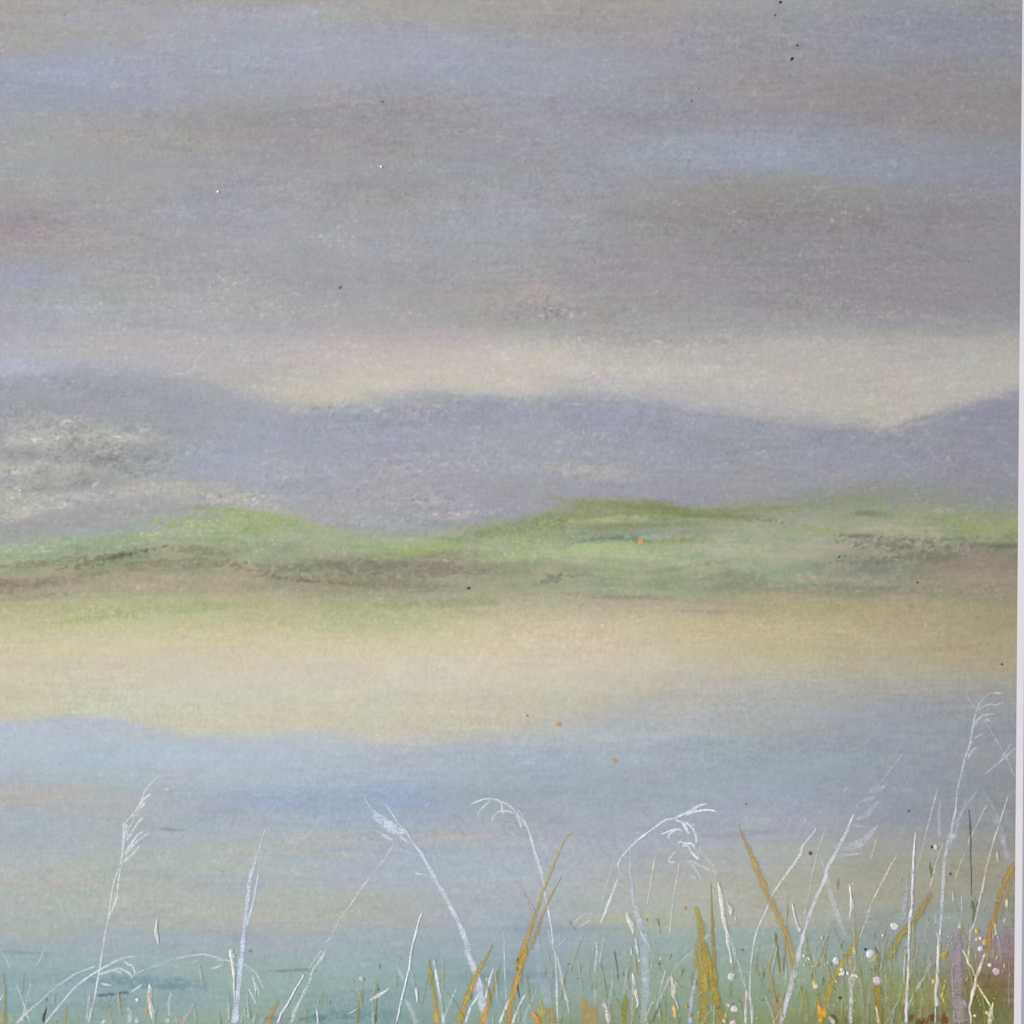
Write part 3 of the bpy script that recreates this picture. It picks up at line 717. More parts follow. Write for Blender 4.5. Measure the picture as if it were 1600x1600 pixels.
def dab(acc, x, y, r, color, alpha=1.0, h=1.0, color2=None, asp=1.0):
    layer[0] += 0.0012; zb = layer[0]; base = len(acc.v); n = 18; k = rng.random() * 9; rot = rng.random() * 3
    c1 = lin(color); c2 = lin(color2) if color2 else c1 * 1.04
    for (rr, zz, al) in ((0, 1.0, 1), (0.55, 0.86, 1), (0.85, 0.45, 1), (1.0, 0.0, 0.85)):
        for i in range(n if rr else 1):
            th = 2 * math.pi * i / n; q = r * rr * (1 + 0.08 * math.sin(2 * th + k) + 0.06 * math.sin(3 * th + 2 * k) + 0.03 * math.sin(5 * th + k))
            u, v = q * math.cos(th) * asp, q * math.sin(th) / asp
            acc.v.append(P3(x + u * math.cos(rot) - v * math.sin(rot), y + u * math.sin(rot) + v * math.cos(rot), zb + h * zz))
            cc = c2 * (1 - rr) + c1 * rr
            acc.c.append((min(cc[0], .9), min(cc[1], .9), min(cc[2], .9), 1)); acc.a.append(alpha * al); acc.d.append(0.0)
    for i in range(n): acc.f.append((base, base + 1 + (i + 1) % n, base + 1 + i))
    for ring in range(2):
        o0 = base + 1 + ring * n; o1 = o0 + n
        for i in range(n): acc.f.append((o0 + i, o0 + (i + 1) % n, o1 + (i + 1) % n, o1 + i))
def build(acc, name, mat, parent, label=None, group=None):
    # faces must look up: flip those that do not
    vs = acc.v; fs = []
    for f in acc.f:
        a, b, c = (Vector(vs[i]) for i in f[:3]); nz = (b - a).cross(c - a).z
        fs.append(f if nz >= 0 else tuple(reversed(f)))
    o = mesh_obj(name, vs, fs, mat, parent, True, {'pigment': ('C', acc.c), 'cover': ('F', acc.a), 'dry': ('F', acc.d)})
    return tag(o, label, group=group)
def pts(s):
    f = s.split(); ox, oy, k = TILES[f[0]]; out = []; wl = 2.0
    for q in f[1:]:
        if q[0].isalpha():
            ox, oy, k = TILES[q]; continue
        v = [float(z) for z in q.split(',')]
        if len(v) == 3: wl = v[2]
        out.append((ox + v[0] / k, oy + v[1] / k, wl))
    return out
WH = (222, 228, 240); BW = (210, 217, 233); CR = (208, 206, 186); OC = (184, 160, 82); PK = (196, 188, 192)
def lines(acc, items, **kw):
    for it in items:
        if isinstance(it, str): stroke(acc, pts(it), **kw)
        else: stroke(acc, pts(it[0]), **{**kw, **it[1]})

def reed(name, label, stems, heads=None, **kw):
    base = dict(color=WH, alpha=0.85, dry=0.35, h=0.08, soft=0.5); base.update(kw)
    a = Acc(); lines(a, stems, **base); o = build(a, name, M_CHALK, painting, label)
    if heads:
        b = Acc(); lines(b, heads, **base); build(b, "seed_head", M_CHALK, o)
    return o

# white chalk reeds with drooping heads
reed("painted_reed", "tall white reed at far left with a feathery head of up-swept barbs",
     ["Z5 603,810,2 575,870 560,940 540,1080 525,1150,2 515,1220,2.4 500,1310,2.4 485,1400,2.4 470,1480,2 440,1600,2", "M 390,1230,2 365,1400 345,1600,2.2 Z5 590,950 570,1010 540,1080",
      ("A 1120,850,3 1100,960 1090,1080 1090,1160", dict(alpha=.5)), ("A 1120,850,2 1120,890", dict(alpha=.7))],
     ["M 385,1220,3 405,1100 425,950,3 430,820,4 430,700,3 445,680,2 540,580,2 620,460,2.4 690,300,2.4 760,200,2 880,85,1", "M 470,690,4 455,780,3.4 425,900,2", "M 790,315,1 700,370,3 630,450,3 560,560,2",
      "M 710,420,2 660,470,4 580,560,2", "M 620,560,3 560,600 520,640,2", "M 575,640,3 500,740 450,880,2", "M 670,610,2 580,720,3 500,850,3.4 450,930,2", "M 700,790,4 620,820,3 540,920 430,1090,1.4",
      "M 765,795,2 640,880,3 540,970,2.4 440,1100,1.4", "M 600,860,1 520,960 440,1080", "M 635,960,1 560,1060,3 470,1130,4.5 385,1230,3", "M 920,268,1 960,268,3 1015,262,1"], alpha=.85, dry=.3)
reed("painted_reed", "white arching reed low at far left with two short curled barbs",
     ["A 560,1200,3 640,1090,2.6 760,950 900,780,2.6 1000,690 1150,580 1250,520,3 1400,440,3 1500,390,3 1600,360,3 B 80,355,2"],
     ["A 1220,590,2 1300,560,3 1400,535,3 1470,540,3 1530,570,2", "A 1390,530,2 1480,505,3 1540,520,3 1600,555,3 B 40,590,3 75,605,2", "B -50,415,2 0,450,3 50,470,3 80,520,3 92,590,2", "A 1260,690,1.5 1330,708,3 1400,715,2"], alpha=.85, dry=.3)
reed("painted_reed", "long low arched reed whose line crosses the pale upright leaf at left",
     [("B 20,640,1 120,560 250,510 380,460,1.5 500,415 650,375,2 750,350 850,335 940,330 1040,350 1150,380,2.5 1290,420,4 1400,490,5", dict(alpha=.7)),
      ("B 1420,440,2 1500,480 1600,560,3 C 40,630,2.4 80,720,2.4 95,770,1.5", dict(alpha=.75)), ("B 1380,400,2 1470,470 1530,540", dict(alpha=.4))],
     ["B 1540,560,2 1570,640 1590,720,3 1605,800,3", "C 0,690,2 20,760,3.4 40,850,2", "B 570,500,1.5 610,480,2.5 650,468,1", "B 810,430,1 850,415,3 890,405,1", "B 1030,510,2.4 1110,490,1.5 1190,450,2", "B 1110,390,3 1220,405,5", "B 10,825,1 100,760,2 180,700,2.4", "B 1500,740,1.5 C -20,900 0,960"], color=(212, 220, 226))
reed("painted_reed", "broad bluish leaning stem with a smudged pale head left of the middle",
     ["K 420,350,1 560,560,2 640,680,3 750,800,3 860,970,3 970,1120,4 1090,1320,5 1200,1520,5.5 Z6 880,850,6 950,970,6.5 1020,1110,7 1060,1210,9 D 1040,300,9 1100,430,9 1160,600,9.5 1200,800,11 1230,950,12 1250,1080,11 1265,1200,9",
      ("D 1110,720,9 1200,900,11 1250,1050,8", dict(alpha=.5))],
     [("K 80,240,1 180,400,2 260,500,5 420,620,10 560,720,10 740,800,5", dict(alpha=.85, dry=.5)), ("K 230,520,5 360,640,12 500,730,13 620,800,12 660,870,6", dict(alpha=.85, dry=.5)),
      "K 640,850,6 740,930,3 820,1010,2", "K 600,800,6 740,810,5", "K 260,760,1 400,850,4 500,910,4 560,950,2", ("K 640,1060,2 780,1110,6 900,1150,4 970,1190,3", dict(alpha=.6)), "K 900,1410,2.4 930,1450,3 1080,1475,1.4"],
     color=BW, alpha=.92, dry=.2)
reed("painted_reed", "slim white reed bowing left over the middle with four curled barbs",
     ["L 480,180,2 620,215,2.6 760,290,3.4 870,400,2.4 990,540,3 1060,680,3 1120,880,2 1200,1120,2.4 1260,1300,3 1300,1480,2.6 1310,1600,2 Z6 1440,930,2 1465,1050,2.4 1480,1150,1.6 1490,1230,1.6 E 540,330,1.6 555,600,1.4 560,850,2.6 565,1000,1.6 575,1200,1.4",
      ("L 870,340,1.5 960,430,2 1040,600,2 1110,850,2 1170,1100,2.6 1240,1320,2.4 1290,1500,2", dict(alpha=.6)), ("E 440,0,1.4 540,330,2 600,500,1.6 640,740,2.4 690,960,1.4 710,1110,2", dict(alpha=.6)), ("E 590,500,1.2 610,640 630,760", dict(alpha=.5))],
     ["L 160,270,2 250,225,2 400,180,2.4 500,180,3", "L 290,480,2.4 280,410,2.4 330,330,2.4 470,205,2", "L 560,190,3 630,250,3 650,330,3 665,430,1.4", "L 495,550,1.6 510,460,2.4 580,390,2.4 700,370,3.4 860,410,3", "L 870,400,2 920,530,4 950,650,3",
      ("L 640,540,3 760,540,3.4 900,590,3", dict(color=PK, alpha=.6)), "L 770,700,3.6 785,708,2.6", ("L 790,710,3 880,760,2.6", dict(alpha=.4))], alpha=.85, dry=.3)
reed("painted_reed", "white reed right of the middle arching right over a tangle of looped barbs",
     ["P 50,870,1.5 45,800,2 80,720,2 190,600,2 300,500,2.4 450,390,2.4 580,300,2.4 680,280,3 760,245,3 880,190,3.4 980,130,3 1060,115,1",
      ("Z7 530,870,2.4 500,950,3.6 470,1030,3 440,1100,2", dict()), ("Z7 500,810,1 460,960,2 440,1060,1.4", dict(alpha=.4)), ("P 40,1000,2 160,1110 190,1140", dict(alpha=.45)),
      ("P 960,580,2 1010,700,3 1090,780,5 1140,870,6 1145,990,3 1120,1100,2 1100,1250,1.4", dict(alpha=.45))],
     ["P 800,245,4 900,210,4 1020,185,2.6 1120,190,2.6 1170,215,2", "P 860,200,4 930,155,4 990,120,2", "P 690,290,3 780,340,4 830,430,4 860,460,3", "P 700,310,2 830,340,3 910,430,3.6 940,570,3", "P 890,340,3.4 920,390,2", "P 530,465,2 640,420,2.6 720,405,3 780,430,3",
      "P 640,520,2 610,490,2.4 650,440,2.4 720,410,2", "P 730,580,2.6 740,545,2.6 800,560,3 880,570,3 930,630,3.6", "P 760,600,3 830,590,4 880,670,3 960,750,4", "P 700,650,2 620,750,2.4 640,780,2.4 700,780,2",
      ("P 820,790,2 880,770,3 1000,830,3.4 1130,890,3", dict(alpha=.55)), ("P 880,790,2 940,890,2.6 990,980,2", dict(alpha=.7)), ("P 845,950,6 940,950,6", dict(alpha=.4))], color=(224, 229, 240), alpha=.95, dry=.3)
reed("painted_reed", "tall white reed nearest the mount with a ragged upright head",
     ["R 720,760,2.6 680,930,2.8 640,1100,2.6 620,1300,3 580,1500,4 570,1600,4.4 Z8 1075,640,5.4 1050,740,5 1040,820,5 1030,1000,4.4 1020,1150,4.4 1010,1300,4 1005,1400,4 1000,1500,3.4",
      ("R 910,365,1.4 960,430,1.6 1120,700,2 1180,830,1.6 1240,960,1.4", dict(alpha=.5))],
     ["R 720,760,2 770,620,2 800,440,2 830,300,2.6 870,200,2.2 930,120,2 1000,90,2 1115,86,2.4", "R 845,260,3 900,235,2.4 940,215,2 1010,195,2.4", "R 1010,215,1.4 1070,200,1.4 1130,180,1.4", "R 800,435,4.6 850,370,4 910,320,3 1050,300,1.2", "R 910,365,1.6 960,365,2.4 1000,385,1.4",
      "R 795,560,3 770,620,4 740,720,2.6", "R 750,770,4 790,690,3 850,640,1.8", "R 810,570,2 850,540,2 910,505,1.6", "R 735,110,1 800,200,1 830,260,1.4", ("R 850,680,2 910,610,1.6", dict(alpha=.3))], color=(206, 211, 220), alpha=.78, dry=.4)
reed("painted_reed", "leaning pale reed with a feathery smeared head and broad leaf, right of centre",
     ["Q 680,800,1.5 620,940,3.6 560,1080,4.6 450,1290,5.4 340,1500,5.4 Z8 450,860,5.4 420,930,5 380,1020,5 350,1110,5 330,1180,5.4 310,1270,6 290,1350,6.4 265,1440,7 240,1530,7 222,1600,6.6",
      ("Q 1290,60,1.6 1200,170,1.8 1080,330,1.8 1000,430,1.4", dict(alpha=.5)), ("Q 1000,430,4 850,580,5 720,700,3 680,800,1.6", dict(alpha=.28, dry=.8))],
     [("Q 850,500,4 950,520,7 1080,460,3", dict(alpha=.4)), ("Q 780,640,3 900,620,7 950,590,3", dict(alpha=.45)), ("Q 690,880,3 800,850,8 880,780,9 950,690,5 1000,650,2", dict(alpha=.42)), ("Q 640,960,3 740,965,3 820,970,2", dict(alpha=.5)),
      ("Q 980,945,1 900,1040,6 780,1160,12 640,1225,11 500,1270,3", dict(alpha=.55, dry=.3)), ("Q 470,1340,3 640,1320,3 790,1305,2", dict(alpha=.5)), ("Q 540,540,2 570,500,3 605,470,2", dict(alpha=.6)), ("Q 1000,480,3 1110,430,3", dict(alpha=.3))],
     color=(216, 217, 228), alpha=.9, dry=.35)
reed("painted_reed", "pale crossing reed behind the tallest one by the mount, ending in a bright tip",
     ["R 1260,650,1.6 1120,770,3 1000,870,2.2 910,940,1.2", "R 1200,600,2 1150,690,1.6 1090,770,1.2", ("R 850,1100,1.4 760,1220,2.4 710,1290,3.4 660,1400,3 600,1600,3.4 Z8 1085,650,3 1070,720,2.4", dict(alpha=.6)), ("R 740,1190,1.6 640,1400,2 540,1600,3", dict(alpha=.45))], color=(204, 209, 218), alpha=.6)

# long pale leaves and single hair-thin grass lines
def leaf(label, items, name="painted_grass_leaf", split=False, **kw):
    if split:
        for it in items: leaf(label, [it], name, **kw)
        return
    base = dict(color=WH, alpha=0.85, dry=0.35, h=0.06, soft=0.5); base.update(kw)
    base['alpha'] = min(1, base['alpha'] * 1.3 + .05)
    a = Acc(); lines(a, items, **base); return build(a, name, M_CHALK, painting, label)
leaf("pale upright leaf with a split tip, tallest at far left", ["Z5 1330,620,1 1290,740,3 1250,880,5.4 1235,1020,6 1215,1200,6.4 1200,1340,7.4 1185,1480,8.6 1172,1600,10", "Z5 1300,800,1 1275,950,2.4 1245,1070,3 1235,1110,3"], color=(206, 216, 232), alpha=.72, dry=.25)
leaf("faint arched grass line in the bottom left corner", ["A 200,1200,4 330,1060,3 500,920,2.4 620,800,2.6 700,740,1.4", "A 690,745,2.4 870,620,2.8 950,570,2 1080,520,2 1200,470,1.4"], alpha=.5)
leaf("two faint crossed grass lines in the bottom left corner", ["A 200,690,1.4 250,810,2 300,950,2.6 340,1080,2.6 380,1200,3", "A 390,690,1.6 350,840,2 320,980,2.4 290,1100,2.4 270,1200,3"], alpha=.4)
leaf("barely visible slanted line above the crossed grass", ["A 570,240,1.2 520,350,1.4 450,490,1.2", "A 10,270,1.2 80,390,1.4 130,515,1.4"], alpha=.4)
leaf("short white grass tip at the left border", ["A 50,820,2.4 20,860,2 0,900,2 -80,1010"], alpha=.7)
leaf("bright white slanted stem left of centre, bottom", ["C 600,580,3 590,610,3 560,660,2 480,790,2 400,950,3 330,1050,3.4 265,1200,4"], alpha=.95, dry=.1, h=.8)
leaf("long thin translucent stem rising to the smudged reed head", ["C 940,100,2.6 870,200,2.6", "C 830,270,1.6 740,390,2 650,530,2", "C 885,260,2.4 790,420,4 700,540,3 680,650,2.4 610,790,4 540,930,4.4 480,1060,5 440,1200,5", ("Z6 690,700,1.5 640,780,2.4 560,880,2.4 520,930,3 470,1010,2 420,1080,3 380,1150,2", dict(alpha=.6)), ("K 1130,310,1 1050,420,1.4 960,520,1.8 880,600,1.2", dict(alpha=.4)), ("Z6 440,1050,3 400,1110,4", dict(alpha=.4))], alpha=.5, dry=.6)
leaf("thin white wavering stem left of the yellow blades", ["Z6 835,1045,1 820,1070,2 790,1180,2 D 430,0,2 375,160,2.2 335,340,3.2 325,470,3.2 270,700,2.2 220,900,2.6 180,1090,2 150,1200,1.4"], alpha=.95, dry=.1, h=.7)
leaf("soft pale smear of a leaf left of the thin wavering stem", ["D 170,470,1.5 210,560,5 240,660,6", "D 260,880,5 330,1000,6 370,1100,6 410,1200,9"], alpha=.33, dry=.6)
leaf("pale leaf edge beside the first yellow blade", ["D 615,390,1.4 650,560,3 680,750,3.4 720,950,3.4 745,1200,4"], alpha=.7, dry=.2)
leaf("pale green hair line meeting the first yellow blade", ["D 910,740,1.4 840,900,2.4 780,1050,2.6 755,1130,2.4"], color=(202, 218, 208), alpha=.6)
leaf("thin white line behind the two crossing yellow blades", ["D 1370,490,1.4 1320,650,2.6 1290,780,2 1270,900,3", "D 1290,620,1.6 1270,680,2"], alpha=.85, dry=.2)
leaf("pale slanted line under the second yellow blade", ["D 1245,705,1.4 1160,870,2.6 1080,1000,2.6 1010,1200,3.4"], alpha=.6)
leaf("hair-thin upright line right of the bluish stem", ["D 1495,50,1 1505,200,1.4 1505,480,1.6 1520,700,1.4 1530,950,1.4"], alpha=.45)
leaf("white curved grass line at the foot of the longest yellow blade", ["E 0,840,2 D 1530,980,3 1470,1120,3 1440,1200,3.4", ("E 110,590,1.6 70,670,3.4 50,760,3.4 40,830,2", dict(color=(216, 210, 172), alpha=.9))], alpha=.8)
leaf("white curved grass line left of the orange tuft", ["E 180,810,1.4 100,950,2.4 40,1090,2.8 5,1200,3.4", ("E 320,740,1.4 250,900,2 170,1080,4 150,1200,5", dict(alpha=.4))], alpha=.75)
leaf("soft bluish column right of the longest yellow blade", ["E 320,0,5 330,300,6 350,520,9", ("E 380,600,14 410,750,14 430,880,12 440,970,8", dict(alpha=.42)), ("E 320,560,2 350,522,3 395,512,3.4 440,560,1.4", dict(alpha=.6)), ("E 330,260,2 335,330,3", dict(alpha=.6))], color=(198, 208, 222), alpha=.3, dry=.5)
leaf("slim pale leaf crossing the longest yellow blade", ["Z6 1285,880,2 1340,940,2 1370,1030,2.4 1410,1100,2", "Z6 1340,950,3 1380,1010,3 1405,1070,2", ("Z6 1550,1165,3 1500,1210,2", dict(alpha=.6))], color=PK, alpha=.6)
leaf("pale dotted stem between the arching reeds", ["E 1160,50,1 1120,280,1.6 1090,440,2.4", "E 1050,150,4 1060,280,3 1050,400,3 1045,500,4 1055,600,3 1045,680,3 1040,800,2 1030,950,2"], alpha=.38, dry=.7)
leaf("upright pale stem under the arching reed, right of the middle", ["P 205,520,1.6 180,610,2 185,700,2 180,850,3 195,1000,4 210,1190,4.6 240,1300,7 280,1430,8 310,1550,9", "P 190,1195,3 140,1222,1.6", ("P 60,1250,1 140,1222,1.5", dict(alpha=.3))], alpha=.5, color=(208, 212, 226))
leaf("wide soft white column below the arching reed", ["F 40,50,8 50,150,11 70,500,12 70,800,12 60,1050,12 40,1200,9", ("F 0,20,3 60,150,4 110,220,4 140,300,3", dict(alpha=.8))], alpha=.42, color=(202, 214, 222), dry=.4)
leaf("left hair line of the pair above the dry olive tips", ["P 480,650,1 460,750,1.6 440,850,2 400,1100,1.6 360,1330,1.4"], color=(210, 210, 198), alpha=.62)
leaf("right hair line of the pair above the dry olive tips", ["P 740,780,1.4 710,970,2 670,1200,2.2 640,1450,2 630,1600,1.8"], color=(210, 210, 202), alpha=.6)
leaf("slanted pale line crossing the tall pair of olive blades", ["F 880,60,2 700,250,2.6 560,370,3 400,560,2 300,780,2 250,900,1.4"], alpha=.3, dry=.5)
leaf("thin white leaf right of the tall olive blades, upper end bent", ["Q 210,980,1 160,1060,2 80,1150,3 0,1270,3.4 Z8 330,740,3.6 190,940,2.6 160,1010,2 100,1150,2 75,1300,1.6 70,1440,1.4 80,1600,1.4"], alpha=.72, color=(216, 216, 218))
leaf("faint grey leaf descending into the green right of the tall olive blades", ["F 1100,50,3 1200,350,4 1260,550,4 1320,750,3", "F 1340,780,2 1400,1000,3 1400,1200,3"], alpha=.35)
leaf("pair of fine white lines at the bottom, left of the peach blades", ["F 1330,760,1.4 1315,950,1.4 1310,1200,1.6", "F 1340,800,1.2 1330,950 1325,1200,1.4"], alpha=.7)
leaf("bluish thick-topped stem against the olive blades", [("F 800,100,1.4 760,250,2 740,440,2.4 700,640,3", dict(color=(212, 192, 162), alpha=.7)), "F 690,640,3 660,800,4.6 640,950,5 620,1200,6"], color=(188, 198, 226), alpha=.85, dry=.1)
leaf("cream hair line under the smeared reed head", ["Q 340,960,1.4 290,1080,2 220,1300,2 150,1600,2.2 Z8 370,930,1.6 340,1060,1.4"], color=(208, 208, 202), alpha=.5)
leaf("soft grey leaf bent across the leaning pale reed", ["Q 240,1330,2 290,1450,4 320,1560,5 Z8 460,900,6 500,1030,7 550,1160,6"], alpha=.28)
leaf("short cream tip below the smeared reed head", ["Q 960,1100,1 940,1180,1.6 920,1270,2.4 880,1390,3.4", ("Z8 660,790,1.4 590,920,1.8 500,1050,2 430,1160,1.6", dict(alpha=.45))], color=CR, alpha=.6)
leaf("long cream line slanting to the white flower dots", ["N 1090,340,1.4 1060,420,1.8 980,550,2 890,740,3 800,900,2 750,1000,1.8 640,1240,1.8 560,1500,1.8 Z8 640,1110,2 610,1180,3"], color=(212, 210, 192), alpha=.62)
leaf("bright straight white stem with a sharp tip, fourth from the mount", ["N 1400,0,1 1380,140,2 1370,300,3 1355,600,3.6 1345,900,4 1335,1200,4 Z8 870,1080,4 866,1180,3 862,1350,3.4 856,1450,4.4 850,1600,4.4", ("H 160,100,1 110,400,1.6 100,700,1.4", dict(alpha=.6))], color=(218, 216, 224), alpha=.9, dry=.15, h=.7)
leaf("soft grey band behind the bright straight stem", ["N 1260,730,2 1250,950,4 1210,1200,6 1180,1500,7", ("N 1260,730,1 1245,1000,1.4 1250,1300,1.4", dict(alpha=.6))], color=(188, 196, 202), alpha=.45)
leaf("thin cream line leaning against the bright straight stem", ["R 440,1060,1 390,1250,1.8 300,1600,2.2 O 300,350,1.8 250,480,1.8"], alpha=.5, color=(208, 206, 202))
leaf("dim grey upright smear above the flower dots", ["R 460,1210,3 450,1400,5 450,1600,5"], alpha=.2, dry=.2)
leaf("cream leaf above the dry brown blade by the mount", ["O 600,120,1.6 530,300,2.4 480,470,3 450,580,3 430,700,2"], color=(210, 206, 194), alpha=.5)
leaf("broad grey leaf running down into the mount edge", ["R 900,1090,2 1000,1250,5 1080,1450,8 1110,1600,9 O 1350,150,8 1400,300,9 1430,430,6", ("R 960,1290,1.4 1010,1380,1.8 1060,1480,1.6", dict(alpha=.6))], alpha=.36, color=(194, 198, 204), dry=.4)
leaf("fine line above the dark upright twig", ["R 960,1240,1.8 900,1330,1.8 860,1430,1.6 800,1540,1.6 O 915,100,2.6 900,180,1.4 790,430,1.4 740,600,1.4"], color=(208, 208, 202), alpha=.48)
leaf("tall cream line that ends at the mauve clump", ["R 1170,1150,1 1090,1400,2 O 1240,50,2 1180,260,2.2 1130,450,2.2 1080,700,2.4 1020,950,2.6 970,1170,2.6 H 930,50,2.4 910,250,2.4 905,440,3"], color=(210, 208, 196), alpha=.66)
leaf("pair of short whitish lines in front of the mauve clump", ["O 820,780,1 820,1000,1.2", "O 820,1050,3 800,1150,3.4 785,1200,3 H 760,120,3.4 745,200,3", "O 500,1000,3 490,1150,3"], color=(208, 212, 212), alpha=.55)
leaf("slanted whitish stub left of the second straight stem", ["H 440,420,4 400,500,4 350,620,2.6 250,770,4 180,920,2 165,990,1", ("H 430,300,3 400,500,4 430,660,3", dict(alpha=.35))], alpha=.5, color=(202, 206, 192))
leaf("knobbly second white stem ending in a thick drip", ["H 565,0,2 550,80,4 535,250,5 525,500,5 515,650,5 500,800,4.4 510,930,6.4 505,985,3", "H 495,980,1.4 490,1200,1.6", "H 505,40,1.4 530,180,1.6"], color=(212, 212, 210), alpha=.85, dry=.15, h=.9)
leaf("ragged pinkish stem right of the mauve clump", ["H 1120,310,2.4 1090,380,3.6 1050,500,5.6 1010,600,4.4 985,720,5 960,810,5 940,920,4 920,1000,3 935,1100,3.4 935,1200,2"], color=(212, 204, 196), alpha=.78, dry=.4, h=.9)
leaf("yellowish bent stem forming an upside-down fork by the mount", ["H 830,260,1.4 880,360,1.4 905,440,2.4 950,500,1.4 990,620,2.4", "H 1000,680,1.6 1050,760,1.6 1100,840,3.2 1160,940,2 1180,980,3", "H 1215,920,1 1205,980,4 1190,1020,7 1180,1100,7 1165,1200,6"], color=(218, 214, 176), alpha=.85, dry=.2, h=.8)
leaf("cream curl crossing the peach blades", ["G 220,870,2 180,960,1.8 130,1080,1.8 60,1200,2.2"], color=CR, alpha=.7)
leaf("whitish stem with a crossbar, left of the ochre pods", ["G 1050,430,1 1040,560,2 1035,650,6 1035,800,6 1040,950,5 1030,1050,5 1030,1200,4.4", "G 1095,440,1.4 1070,560,1.6 1080,640,2 1060,760,2", "G 1000,960,2 985,1030,3", "G 1060,1000,2 1075,1060,1.2"], color=(208, 214, 206), alpha=.6, dry=.5)
leaf("low white tuft under the left teal smudge", ["B 20,1010,5 30,1080,6 20,1200,5", "B 10,980,2 0,1040,3", "B 110,1110,2 110,1160,5 115,1200,7", "B 550,800,1.4 520,900,4 515,1000,4 520,1110,3", "B 495,1120,6 495,1200,6.4"], alpha=.6, color=(208, 220, 222), split=True)
leaf("pinkish dry-brushed tuft right of the left teal smudge", ["B 825,930,3 790,1020,5 740,1090,5 690,1160,9 650,1200,10", "B 620,1090,4 590,1200,9", "B 740,1090,3 720,1200,7"], color=(206, 198, 194), alpha=.5, dry=.7)
leaf("small pale hook beside the split-tip leaf", ["B 1440,1000,2 1455,1025,2 1425,1100,2 1410,1200,2.4", "B 1600,1050,2 1560,1200,3"], color=(192, 208, 192), alpha=.6)
leaf("pinkish faint streak rising from the bottom left", ["A 1270,1200,4 1320,1145,4", ("A 1320,1140,2 1400,1020,3.4 1500,900,2 1600,840,1.4", dict(color=(198, 192, 184), alpha=.5))], alpha=.9)
leaf("two short hair lines between the bright stem and olive sliver", ["C 750,980,1.4 765,1080,1.8 775,1200,2", ("C 1280,1000,2 1150,1080,1.6", dict()), ("C 1160,880,2 1130,1100,3", dict(color=(200, 198, 186), alpha=.3))], alpha=.6)
leaf("small pale line right of the longest yellow blade", ["Z7 380,1040,1.6 310,1090,1.2", "Z7 400,1075,1.4 330,1120,1.2", "Z7 270,1170,1.4 215,1225,1.4", "Z7 225,1250,1 260,1400,1.4 285,1540,1.4"], alpha=.45, split=True)
leaf("short faint line right of the smeared head", ["Z8 355,570,1 300,650,2", "Z8 980,780,1 1000,860,1.4"], alpha=.2, split=True)
leaf("fine upright whitish hair among the bottom greens, centre", ["Z7 600,1340,1.4 605,1440,1.6 600,1560,1.4", "Z7 510,1380,1.2 480,1500,1.4", "Z7 700,1490,1.6 660,1590,1.4", "Z7 770,1320,1 740,1440,1.4 720,1560,1.2", "F 170,910,2 150,960,1.6", "F 230,1070,2 235,1120,1.4"], alpha=.45, split=True)

# ochre, olive, peach, mauve and dark strokes
def blade(label, items, name="painted_ochre_blade", mat=None, split=False, **kw):
    if split:
        for it in items: blade(label, [it], name, mat, **kw)
        return
    base = dict(color=OC, alpha=0.9, dry=0.65, h=0.03, soft=0.9); base.update(kw)
    a = Acc(); lines(a, items, **base); return build(a, name, mat or M_CHALK, painting, label)
blade("longest yellow ochre blade, leaning right in the middle", ["Z6 1590,640,1 1540,690,2 1450,900,4 1400,1040,5 1360,1160,8 1310,1300,10 E 170,250,12 100,480,12 60,650,11 20,800,11 -20,960,9 -45,1200,9"], color=(172, 156, 104), color2=(190, 154, 62))
blade("short ochre side blade of the longest one", ["Z6 1530,860,1 1470,970,3 1430,1060,4 1400,1150,7 1370,1230,8"], color=(168, 152, 100), alpha=.75)
blade("first yellow blade with a dark green tip, left of centre", ["D 560,390,2 580,540,6 620,800,7 640,1000,9 660,1200,12"], color=(150, 146, 84), color2=(196, 166, 72))
blade("yellow blade crossing in front of the bluish stem", ["D 1370,190,1 1300,330,5 1240,440,5 1180,540,8 1100,720,9 1010,950,10 930,1200,13"], color=(168, 150, 86), color2=(188, 166, 66))
blade("orange tinted blade right of the bluish stem", ["D 1460,460,1.4 1390,680,5 1320,880,7 1260,1080,9 1225,1200,10"], color=(140, 148, 92), color2=(214, 158, 54))
blade("thin olive sliver low on the left, tallest of three", ["C 1315,760,1.4 1300,900,3 1280,1020,3 1262,1200,5"], color=(146, 142, 78))
blade("thin olive sliver with a brown core, right of the tallest sliver", ["C 1520,680,1.4 1515,800,1.6", "C 1515,860,3 1505,960,2 1500,1080,3 1470,1200,6", ("C 1480,1080,5 1490,1180,4", dict(color=(70, 60, 34)))], color=(132, 128, 66), dry=.6)
blade("tiny orange ended blade beside the bright slanted stem", ["C 290,890,1.4 240,990,3 190,1070,5 145,1200,7"], color=(164, 154, 96), color2=(206, 152, 66))
blade("yellowing blade in the bottom left corner", ["A 45,560,1.4 55,700,3 68,900,4 60,1050,5 65,1200,6", ("A 40,1060,5 30,1200,12", dict(color=(204, 186, 104)))], color=(156, 152, 96), alpha=.7, dry=.5)
blade("faint ochre whisker near the bottom left corner", ["A 840,960,1.2 820,1080,2.4 810,1200,4", ("A 700,1150,3 720,1200,5", dict(alpha=.4))], alpha=.55)
blade("pale green rounded dab beside the corner blade", ["A 155,1100,8 150,1150,10 150,1200,11"], name="painted_leaf_dab", color=(186, 200, 162), alpha=.7, dry=.5)
blade("orange drip like dab at the foot of the middle tuft", ["E 250,1035,4 300,1110,9 340,1200,10"], name="painted_orange_dab", color=(232, 150, 44), alpha=.95, dry=.1, h=.9)
